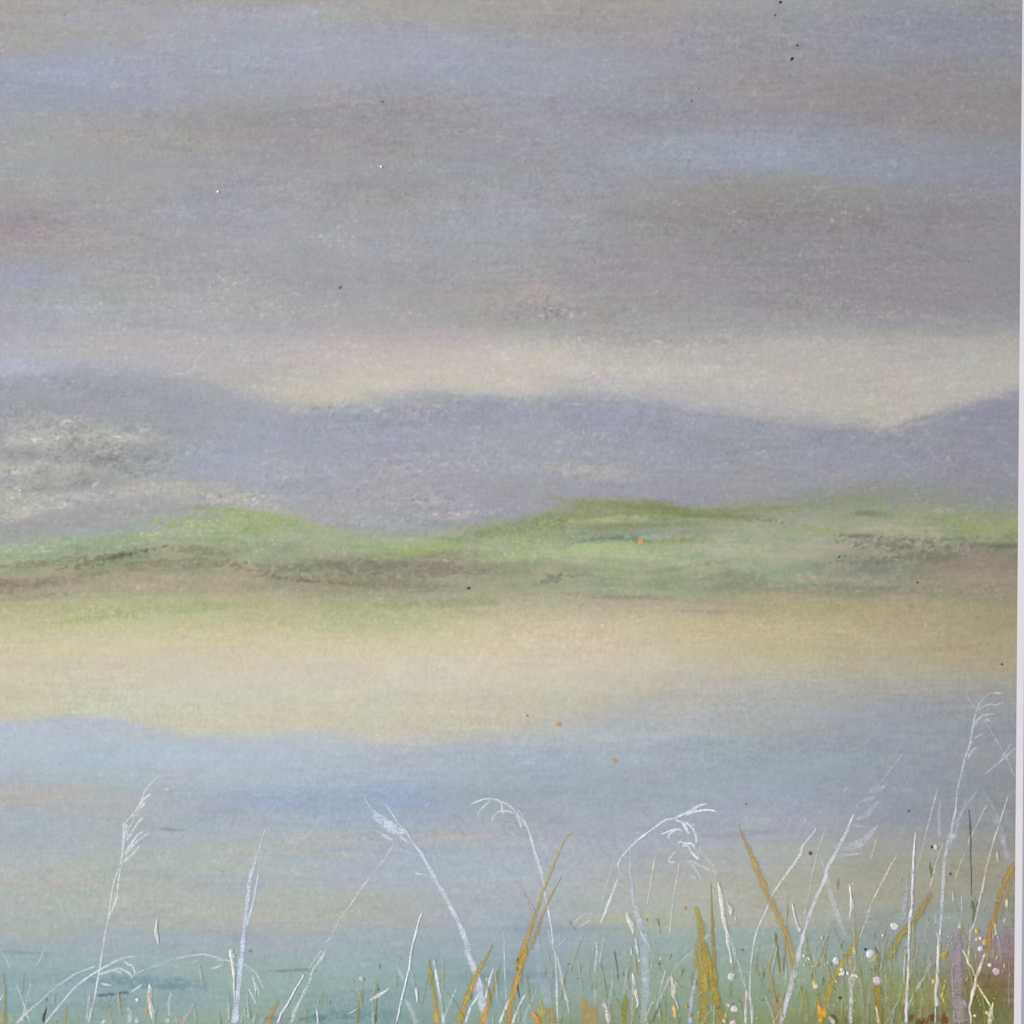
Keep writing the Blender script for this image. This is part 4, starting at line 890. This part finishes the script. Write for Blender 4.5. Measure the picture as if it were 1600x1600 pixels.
blade("dry orange patch of stubble right of the orange dab", ["E 870,870,6 920,980,16 950,1090,22 960,1200,24", "E 1020,960,4 1040,1080,6 1050,1200,8"], name="painted_stubble", color=(204, 158, 66), alpha=.62, dry=.85)
blade("yellow green stalks beside the orange dab", ["E 345,850,2 365,960,4 385,1080,5 400,1200,9", "E 310,980,2 360,1080,3", "E 410,1000,3 400,1090,6"], name="painted_stubble", color=(186, 178, 76), dry=.3)
blade("ochre stubble between the orange dab and the thin white stem", ["E 490,980,4 500,1080,12 520,1200,20", "E 440,1000,5 445,1080,8", "E 600,1130,5 620,1200,16"], name="painted_stubble", color=(180, 154, 76), alpha=.6, dry=.85)
blade("olive upright blade low in the middle", ["E 1410,820,3 1415,900,8 1405,1040,8 1400,1200,9", "E 1380,940,2 1375,1100,3"], color=(152, 144, 66), dry=.5)
blade("left and widest of the tall olive blades", ["P 930,1285,3 945,1350,8 975,1480,11 990,1600,12 F 760,100,11 785,300,16 800,600,22 800,900,20 810,1200,17"], color=(170, 152, 80), color2=(166, 150, 66), dry=.5)
blade("right and slimmest of the tall olive blades", ["P 1100,1010,1 1103,1250,2 1110,1450,4 F 905,0,5 920,300,6.4 930,600,9.4 950,850,11 985,1050,12 1010,1200,13"], color=(150, 132, 74), color2=(166, 150, 56), dry=.2)
blade("olive bridge joining the tall olive blades", ["F 820,180,3 850,380,8 890,600,11 930,800,11 960,960,9"], color=(166, 152, 70), dry=.25)
blade("dry ochre fringe left of the tall olive blades", ["F 700,180,8 690,330,10 690,520,9", "F 700,300,3 720,420,3"], color=(172, 158, 92), alpha=.5, dry=.9)
blade("tall frayed ochre blade leaning left, right of the middle", ["Z8 10,600,1 30,660,4 60,720,7 110,840,11 160,960,11 210,1060,10 250,1150,10 280,1250,10 300,1340,8", ("Z8 320,1400,4 340,1480,7 360,1600,6", dict(alpha=.55))], color=(174, 152, 88), color2=(178, 158, 96), dry=.8, alpha=.78)
blade("slim olive line beside the frayed ochre blade", ["G 90,50,2 100,150,4.4 115,260,3.4 130,380,3 150,560,2.4"], color=(124, 118, 56), name="painted_dark_blade", dry=.2)
blade("faint olive line right of the frayed ochre blade", ["Z8 262,950,1.4 255,1080,2.4 245,1250,2 238,1360,2"], color=(138, 136, 92), alpha=.5)
blade("first peach coloured blade, right of the olive ones", ["Z8 160,1285,3 180,1380,8 200,1480,12 205,1600,13", "G 140,830,8 150,1000,10 130,1200,9"], name="painted_peach_blade", color=(190, 158, 126), alpha=.5, dry=.75)
blade("pinkish smear at the foot of the thin white leaf", ["F 1260,850,6 1330,930,12 1380,1040,8", "F 1230,780,3 1330,900,5"], name="painted_peach_blade", color=(188, 166, 146), alpha=.45, dry=.8)
blade("slanted olive blade below the cream line", ["G 1165,20,2 1100,180,4 1060,240,7 1000,320,8 900,500,11 800,680,14 750,820,15 700,960,12"], color=(168, 154, 78), dry=.35)
blade("peach stripe on the slanted olive blade", ["G 1000,320,4 1025,430,6 1040,520,5 1045,600,2"], name="painted_peach_blade", color=(198, 170, 142), alpha=.7)
blade("bright orange forked dab at the foot of the slanted olive blade", ["G 625,930,3 645,1020,8 660,1110,9 665,1200,9", "G 710,970,3 700,1060,9 720,1120,6", "G 610,900,1 640,960,2"], name="painted_orange_dab", color=(214, 158, 52), alpha=.95, dry=.1, h=.9)
blade("brown hooked leaf edge beside the orange forked dab", ["G 770,1080,4 830,1110,5 855,1160,4 860,1200,4"], name="painted_dark_blade", color=(112, 86, 40), alpha=.9, dry=.3)
blade("white curled leaf inside the brown hook", ["G 755,1095,3 790,1150,6 820,1180,6 835,1200,4"], name="painted_leaf_dab", color=(206, 204, 196), alpha=.95, dry=.1, h=.8)
blade("olive pod topped by two white flower dots", ["G 1250,390,7 1310,400,8 1340,350,10 1355,300,7", ("G 1330,240,1 1375,310,2 1390,400,2 1385,520,2 1370,590,2", dict(color=(110, 100, 46)))], name="painted_seed_pod", color=(192, 190, 130), alpha=.8, dry=.3, h=.8)
blade("ochre stalk under the pod, below the lower flower dot", ["G 1340,470,6 1345,560,6", "G 1370,720,12 1375,850,13 1378,1000,12 1390,1200,10"], color=(152, 134, 56), dry=.3)
blade("cream dribble on the ochre stalk", ["G 1335,970,3 1355,1000,3 1370,1090,4 1385,1200,6"], name="painted_leaf_dab", color=(208, 204, 160), alpha=.9, dry=.1, h=.9)
blade("pinkish dry strip right of the ochre stalk", ["G 1490,650,8 1500,850,12 1490,1050,12 1480,1200,12"], name="painted_peach_blade", color=(176, 158, 124), alpha=.45, dry=.8)
blade("pale ochre strip left of the ochre stalk", ["G 1290,780,2 1260,900,5 1220,1100,6 1210,1200,7"], name="painted_peach_blade", color=(176, 160, 122), alpha=.5, dry=.6)
blade("brownish blade leaning right towards the mount", ["O 440,760,3 380,860,10 300,1000,11 220,1130,11 H 70,80,11 -20,250,12 -90,400,10"], color=(166, 140, 80), color2=(152, 144, 76), dry=.6)
blade("ginger blade touching the mount edge", ["O 1500,360,5 1430,480,9 1340,680,8 1270,900,8 1220,1100,8 H 1185,0,8 1160,160,8 1140,330,9"], color=(168, 142, 76), color2=(176, 126, 70), dry=.15)
blade("olive double of the ginger blade at the mount edge", ["O 1480,450,3 1440,620,6 1390,780,5 1340,930,4 1290,1100,4"], color=(158, 146, 88), alpha=.6)
blade("mauve foxglove-like clump by the mount", ["H 790,0,6 780,200,12 770,400,19 770,650,24 780,900,26 800,1200,28"], name="painted_mauve_clump", color=(162, 146, 156), color2=(168, 156, 158), alpha=.95, dry=.3)
blade("pale outline strokes on the mauve clump", ["H 750,230,1.6 710,400,2 700,650,2 715,900,2 722,1200,2", "H 820,260,1.6 860,360,2", "H 790,0,3 760,110,2.4"], name="painted_mauve_outline", color=(198, 186, 190), alpha=.7)
blade("dark red-brown clod at the bottom near the bright straight stem", ["H 150,1180,9 195,1110,8 225,1070,5", "H 240,1180,9 330,1170,9 400,1180,12", "H 420,1160,10 450,1095,8 470,1180,12", "H 520,1150,14 590,1130,12 650,1190,10"], name="painted_clod", color=(112, 72, 36), alpha=.9, dry=.35, split=True)
blade("rusty smear left of the bright straight stem's foot", ["H 90,960,4 80,1060,5"], name="painted_clod", color=(168, 110, 60), alpha=.6, dry=.6)
blade("tall dark hair-thin twig by the mount", ["R 755,1290,1.6 765,1380,2 770,1450,3 775,1600,2.2 O 930,100,2.4 930,300,2.4 938,480,2 940,620,1.6 938,800,1.6", "O 945,850,2 965,930,6 975,1010,6 960,1130,3", "O 1020,870,4 1010,930,3"], name="painted_dark_blade", color=(112, 108, 78), alpha=.75, dry=.35)
blade("small dark feathered twig above the brownish blade", ["O 430,370,1.4 425,440,2.4 440,520,3.4 440,580,1.6", "O 460,430,1.4 450,500,2"], name="painted_dark_blade", color=(118, 112, 74), alpha=.7, dry=.4)
blade("short olive tick under the leaning pale reed", ["N 115,770,2 100,850,4 85,970,3.4"], name="painted_dark_blade", color=(142, 134, 92), alpha=.7)
blade("thin dark grey stalk between the pale columns", ["E 1280,280,1.4 1310,480,1.8 1330,650,1.4", "E 1390,540,1.4 1400,620,1.6"], name="painted_dark_blade", color=(112, 122, 112), alpha=.8, dry=.2)
blade("dark green edge mark on the longest yellow blade", ["E 70,370,3 75,420,3", "E 70,480,2 70,540,2", "E 68,690,1.4 75,780,2 95,875,1.4"], name="painted_dark_blade", color=(86, 96, 62), alpha=.85, dry=.1, split=True)
blade("black twig low in the bottom left corner", ["A 580,980,1.4 565,1060,2.6 545,1120,3 545,1190,3.4", "A 585,870,1.2 580,930,1.4"], name="painted_dark_blade", color=(70, 78, 70), alpha=.85, dry=.3, split=True)
blade("short olive tip with a dark end above the wide white column", ["P 485,1410,4 500,1450,4 515,1520,1.6", "P 370,1415,3 375,1450,2", ("P 520,1520,1.2 522,1600,1.4", dict(alpha=.6))], name="painted_dark_blade", color=(122, 122, 78), alpha=.8, split=True)
blade("dark slanted scratch at the bottom, left of the cream fleck", ["F 240,960,2 200,1060,4 150,1190,4"], name="painted_dark_blade", color=(98, 108, 82), alpha=.6, dry=.7)
blade("dark hairline tick among the white dots", ["G 550,480,1.6 555,640,1.8", "G 600,780,1.4 620,880,1.6", "G 685,600,1.4 685,720,1.6", "G 1335,40,1.4 1335,140,1.4", "G 1425,380,1.4 1430,480,1.4", "G 195,330,1.4 195,540,1.8"], name="painted_dark_blade", color=(92, 104, 82), alpha=.6, dry=.3, split=True)
blade("faint grey scribble on the green slope by the mount", ["W 1387,772,3 1392,784,6 1402,792,4", "W 1390,777,5 1405,781,8 1425,779,8 1445,776,7 1461,774,5", "W 1395,786,1.6 1420,783,1.6"], name="painted_scribble", color=(172, 179, 177), alpha=.6, dry=.4)
blade("row of faint dark ticks in the sky near the mount", ["W 1436,406,1.4 1450,410,1.8", "W 1461,406,3 1463,409,2", "W 1474,405,2.4 1486,409,2", "W 1492,404,3 1502,408,3", "W 1506,407,3 1518,410,2"], name="painted_scribble", color=(126, 122, 126), alpha=.28, dry=.6)
blade("little dark smudge in the teal water, left of centre", ["C 1550,430,2 1555,520,4", "C 1530,750,2 1535,780,3", "C 920,960,1.4 935,900,2", "B 1500,285,3 1560,290,4", "C 735,1060,2 735,1120,3"], name="painted_dark_blade", color=(92, 108, 110), alpha=.6, dry=.5, split=True)
blade("dark tick along the lower edge of the calm water, centre", ["E 700,440,4 715,465,4", "E 815,640,4 835,620,4", "Z7 290,1075,1 297,1110,2.4", "Z7 305,1110,1 310,1125,2", "E 770,10,3 790,20,3"], name="painted_dark_blade", color=(104, 120, 124), alpha=.6, dry=.4, split=True)

# thick raised flecks of white acrylic
def fleck(label, items, **kw):
    base = dict(color=(220, 222, 216), alpha=1.0, dry=0.0, h=0.5, soft=0.1, jit=0.2); base.update(kw)
    a = Acc(); lines(a, items, **base); return build(a, "paint_fleck", M_PAINT, painting, label)
fleck("slender white fleck standing alone above the left teal smudge", ["Z5 788,1065,1 782,1130,4 787,1165,4 792,1205,1"])
fleck("long drop-shaped white fleck below the lone slender one", ["B 270,690,1 280,780,5 268,880,7 285,960,6 300,1060,4 305,1150,2"])
fleck("ragged white fleck crossing the low arched reed", ["B 1300,255,3 1290,330,5 1310,430,5 1325,600,3 1330,780,2 1335,900,1.4", "B 1335,340,2 1320,370,3", "B 1325,310,1 1315,350,2"])
fleck("short white leaf-like fleck between the olive slivers", ["C 1410,910,1 1500,865,4 1600,800,3 D 40,775,3 70,740,1"])
fleck("small upright white fleck right of the thin wavering stem", ["D 400,745,3 415,850,3 415,940,1"])
fleck("thick forked white fleck at the bottom, middle", ["E 1150,910,2 1180,990,5 1200,1080,5 1215,1200,5", "E 1130,940,3 1145,965,5 1160,965,3", "E 1210,970,1 1200,1010,2"], color=(206, 206, 208))
fleck("thin cracked white fleck right of the forked one", ["E 1510,550,2 1530,680,4 1545,730,3", "E 1540,760,3 1560,860,4 1575,940,4 1555,1000,2", "E 1490,240,1.4 1495,350,1.6"])
fleck("bulb-shaped white fleck under the arching reed", ["P 140,1330,3 165,1430,6.4 205,1510,5 215,1600,3", "E 1545,120,2 1560,200,3"])
fleck("beaded white strand right of the bulb-shaped fleck", ["E 1550,200,2.4 1570,280,4 1575,350,3", "E 1590,400,2.4 1595,420,3"])
fleck("long thick cream fleck right of the tall olive blades", ["P 1180,1000,2 1200,1100,5 1220,1250,5.4 1240,1400,5.4 1260,1500,4.4 1285,1600,4.4 F 1100,180,4 1110,220,4.6 1130,320,2 1145,430,2.4 1152,460,1"])
fleck("small pale fleck beside the long thick cream one", ["P 1285,1220,2 1300,1270,3 1325,1310,5 1325,1400,2", "P 1375,1390,1.6 1380,1450,2"], color=(202, 204, 200))
fleck("short white dashes inside the wide soft column", ["F 245,370,2 265,405,3", "F 145,450,3 150,490,2", "F 0,390,3 5,410,3"], color=(208, 216, 214))
fleck("pinkish white fleck with a fine tail at bottom centre", ["F 390,590,3 410,680,5 425,750,6.4 420,850,4.4 450,900,2.4 490,1040,1", "F 380,640,2 385,650,2", "F 430,630,1 480,740,1.2"], color=(206, 200, 190))
fleck("yellow grain-shaped fleck under the pinkish one", ["F 425,960,2 435,1040,6.4 445,1130,3"], color=(202, 182, 104))
fleck("cream fleck topping the small dot cluster", ["F 1085,935,3 1125,985,3"], color=(214, 210, 182))
fleck("yellowish upright fleck in the small dot cluster", ["F 1075,1045,4 1075,1150,4"], color=(206, 196, 128))
fleck("twisted white fleck between the leaning reed and the bright stem", ["N 300,870,3.4 305,960,3 315,1050,2 325,1150,4.4 335,1240,5 320,1300,2 300,1380,3.4 305,1440,4", "N 345,830,1.2 350,880,1.6"])
fleck("yellow-green fleck with a white blob below the leaning pale reed", ["G 565,650,4 590,700,7 585,750,4"], color=(200, 194, 124))
fleck("bright cream spur on the slanted olive blade", ["G 1080,230,1 1085,290,3.4 1090,340,1.4"], color=(212, 208, 170))
fleck("thin cream fleck beside the broad grey leaf", ["O 1270,240,2 1265,300,2.6 1280,380,1.4"], color=(208, 206, 180))
fleck("thick cream fleck right of the ginger blade", ["O 1390,830,3 1385,900,4 1385,950,3"], color=(214, 208, 178))
fleck("curved cream fleck at the top of the mauve bush", ["O 1370,1070,2 1350,1140,3", "O 1235,1130,2 H 1250,60,3 1220,85,4"], color=(212, 208, 188))
fleck("thin white fleck in the grey water below the mauve clump's tip", ["O 710,740,1 720,870,2"], color=(204, 208, 204))
fleck("white tick at the left foot of the leaning pale reed", ["Z8 280,985,2 300,1080,3 320,1135,4"], color=(204, 208, 206))
fleck("yellow curls on the brown ground beside the second white stem", ["H 595,790,3 575,850,3 600,900,3 585,940,2", "H 610,700,2 600,780,2"], color=(186, 168, 86), h=.9)
fleck("tiny pale tick inside the mauve bush", ["H 1355,440,2 1350,500,1.4", "H 1340,540,1.4 1330,550,1.6"], color=(196, 176, 130), h=.8)

# round drops
def drop(label, items, name="paint_dot", color=(220, 216, 222), h=0.9, alpha=1.0, color2=None):
    if len(items) > 1:
        for it in items: drop(label, [it], name.replace("crumbs", "crumb"), color, h, alpha, color2)
        return
    a = Acc()
    for it in items:
        f = it.split(); ox, oy, k = TILES[f[0]]; x, y, r = map(float, f[1].split(','))
        dab(a, ox + x / k, oy + y / k, r, color, alpha, h, color2, 1 + rng.uniform(-.06, .06))
    return build(a, name, M_PAINT, painting, label)
D_ = [("round white dot under the long thick cream fleck", ["F 1145,605,6.4"], (212, 214, 206)), ("white dot in the small bottom cluster", ["F 1182,1010,5.6"], (222, 214, 218)), ("cream dot lowest left in the small bottom cluster", ["F 1055,1160,3.6"], (218, 204, 178)),
      ("pinkish dot cut by the bottom border", ["F 1165,1200,6"], (214, 202, 200)), ("largest white dot alone in the grey green, right", ["G 1580,-24,6.2"], (222, 214, 220)), ("white dot left of the slanted olive blade", ["G 850,408,5.6"], (214, 212, 220)),
      ("white dot on the left shoulder of the olive pod", ["G 1275,320,6.6"], (222, 218, 230)), ("pinkish white dot on the ochre stalk", ["G 1365,655,6.8"], (218, 206, 214)), ("small dot beside the leaning pale reed", ["G 400,22,3.4"], (206, 210, 208)),
      ("small white blob on the yellow-green fleck", ["G 600,725,4.4"], (220, 214, 204)), ("pale dot beside the dark speck above the brownish blade", ["O 498,188,4.4"], (204, 200, 194)), ("pink dot in the mauve bush by the mount", ["H 1253,542,5.8"], (214, 192, 196)),
      ("cream drop up-left of the pink dot", ["H 1172,460,3.4"], (222, 212, 190)), ("white ringed dot above the fork-shaped stem", ["H 1056,256,4.4"], (206, 206, 206)), ("small white dot over the ringed one", ["H 1054,130,3.2"], (204, 204, 196)),
      ("lower left cream dot on the olive bush", ["H 985,1095,2.6"], (214, 208, 160)), ("lower right cream dot on the olive bush", ["H 1135,1057,2.8"], (216, 208, 158)), ("yellowish dot beside the knobbly stem", ["H 470,665,3.8"], (206, 186, 132)),
      ("small white dot over the left teal smudge", ["B 120,897,3"], (214, 220, 218)), ("pale hazy dot above the olive slivers", ["C 1325,635,4"], (186, 200, 200))]
for lb, it, c in D_: drop(lb, it, color=c)
drop("white crumb of paint by the whitish crossbar stem", ["G 925,520,3.4", "G 935,570,3.6", "G 905,580,2.6", "G 998,565,3", "G 1060,590,2.4", "G 1100,595,2.8", "G 1118,605,2.4"], name="paint_crumbs", color=(216, 214, 200), h=1.2)
drop("small white crumb of paint right of the leaning pale reed", ["G 448,345,2.8", "G 455,460,1.6", "G 505,370,2.4", "G 515,385,2.4", "G 750,432,2.2", "G 705,455,1.6", "G 855,665,2", "G 675,120,2", "G 1440,92,2", "G 950,545,1.6", "G 560,480,1.8"], name="paint_crumbs", color=(206, 210, 204), h=1.1)
drop("ochre ringed dot right of the knobbly stem", ["H 605,335,5.4"], color=(190, 166, 82), color2=(156, 142, 82))
drop("soft yellow dot above the fork-shaped stem", ["H 1110,175,4.6", "H 1010,140,3.2", "H 1010,40,4"], name="paint_crumbs", color=(194, 178, 104), h=.8)
drop("little orange dot on the bluish thick-topped stem", ["F 630,1087,3", "F 588,985,2.6"], name="paint_crumbs", color=(196, 150, 78), h=.8)
drop("orange spot on the green slope", ["W 1001,847.5,4.6"], color=(206, 160, 98), name="orange_spot", h=.12)
drop("orange spot on the pale shore above the water", ["W 873,1132,3.8"], color=(200, 162, 116), name="orange_spot", h=.12)
drop("orange spot in the blue water", ["W 960,1189,3.8"], color=(200, 158, 106), name="orange_spot", h=.12)
drop("small orange spot left of the tall olive blades", ["P 800,1300,3"], color=(196, 152, 114), name="orange_spot", h=.12)
drop("white pinprick in the sky, right one of two", ["W 596,260.5,2.4"], name="white_speck", color=(222, 222, 222), h=.8)
drop("white pinprick in the sky, left one of two", ["W 341,299.5,2.2"], name="white_speck", color=(222, 222, 222), h=.8)
drop("white pinprick on the far hills", ["W 913,675,1.6"], name="white_speck", color=(214, 214, 216), h=.6)
for lb, x, y, r, c in [("black speck at the top border", 1219, 3.6, 2.1, (40, 36, 44)), ("small grey speck under the one at the top border", 1210.6, 23.8, 1.5, (96, 96, 100)), ("tiny black speck above the arrow-shaped one", 1245.4, 71.2, 1.6, (44, 42, 50)),
                       ("grey speck in the upper middle sky", 597, 159, 1.6, (116, 114, 118)), ("soft dark speck above the cream sky strip", 531, 449, 2.6, (118, 118, 124)), ("dark speck on the brown slope", 732, 919, 2.2, (66, 70, 52)),
                       ("faint speck in the sky right of the middle", 1080, 158, 1.7, (112, 112, 112)), ("tiny speck on the green right slope", 1311, 870, 1.8, (92, 98, 82)), ("tiny speck on the tan slope near the mount", 1433, 910, 2, (110, 100, 84)),
                       ("brown speck on the shore near the mount", 1565, 1038, 2, (112, 90, 66)), ("tiny brown speck on the pale shore, middle", 824, 1118, 1.4, (120, 112, 92)), ("round dark speck below the leaning pale leaf", 1265.9, 1333, 3.1, (100, 98, 90)),
                       ("dim dark speck in the water near the tall reed", 1419, 1267, 2.6, (126, 126, 134)), ("dark speck touching the pale dot", 1456, 1323.2, 2.6, (84, 82, 76)), ("dark speck below the pale dot", 1484.6, 1365.4, 2.2, (96, 94, 82)),
                       ("dark speck touching the white dot on the pod", 1351.8, 1483.2, 2.2, (58, 62, 54)), ("dark speck low in the green, right", 1312.2, 1559, 2.8, (84, 92, 66)), ("tiny dark fleck in the sky right part", 1091, 138, 1.1, (110, 110, 112)),
                       ("small dark dash in the water, right", 1165, 1256.5, 1.6, (130, 134, 142)), ("small speck on the far green water edge", 1160, 1484, 1.6, (116, 128, 122))]:
    drop(lb, [f"W {x},{y},{r}"], name="dark_speck", color=c, h=.4)
a = Acc(); stroke(a, [(1239, 89.5, 3.6), (1237, 92, 3), (1235.4, 95, 1.2)], color=(34, 30, 38), alpha=1, dry=0, h=.4, soft=.1)
build(a, "dark_speck", M_PAINT, painting, "black arrow-shaped speck high in the right sky")
# countless tiny spatters of the bottom band: one object
a = Acc()
for i in range(420):
    x = 1600 - abs(rng.gauss(0, 1)) * 330; 
    if x < 820: x = rng.uniform(820, 1590)
    y = 1600 - abs(rng.gauss(0, 1)) * (46 + max(0, x - 1000) * .14)
    if y < 1360 or x > edge_right(y) - 6: continue
    c = rng.choice([(206, 208, 196), (200, 196, 150), (192, 186, 122), (182, 160, 96), (96, 106, 78), (200, 206, 206), (108, 112, 84)])
    if y < 1480 and sum(c) < 330: continue
    if rng.random() < 0.5: dab(a, x, y, rng.uniform(.5, 1.35), c, .85, .5)
    else:
        L = rng.uniform(3, 13); an = rng.gauss(0, .16)
        stroke(a, [(x, y, 1), (x + an * L, y - L * .5, rng.uniform(.8, 1.6)), (x + an * L * 2, y - L, .6)], color=c, alpha=rng.uniform(.3, .75), dry=.4, h=.3, soft=.5)
tag(build(a, "paint_spatter", M_PAINT, painting, "tiny cream, olive and dark spatters along the bottom right"), kind='stuff')
# soft half-rubbed grass shading in the bottom band: countless thin upright marks
a = Acc()
for i in range(560):
    x = rng.uniform(0, 1582); g = (x / 1600) ** 1.4
    if rng.random() > 0.12 + g: continue
    y = rng.uniform(1545 - 60 * g, 1640); L = rng.uniform(16, 70) * (0.55 + g)
    c = rng.choice([(166, 162, 96), (156, 158, 92), (192, 172, 96), (190, 206, 190), (136, 148, 92), (196, 180, 124), (206, 212, 208), (200, 164, 84), (150, 140, 70)])
    an = rng.gauss(0, .18)
    stroke(a, [(x, y, rng.uniform(2, 5)), (x + an * L * .5, y - L * .5, rng.uniform(1.5, 3.5)), (x + an * L * 1.2, y - L, .7)], color=c, alpha=rng.uniform(.2, .5), dry=.65, h=.12, soft=.7)
tag(build(a, "painted_grass", M_CHALK, painting, "thin half-rubbed upright grass marks along the bottom"), kind='stuff')
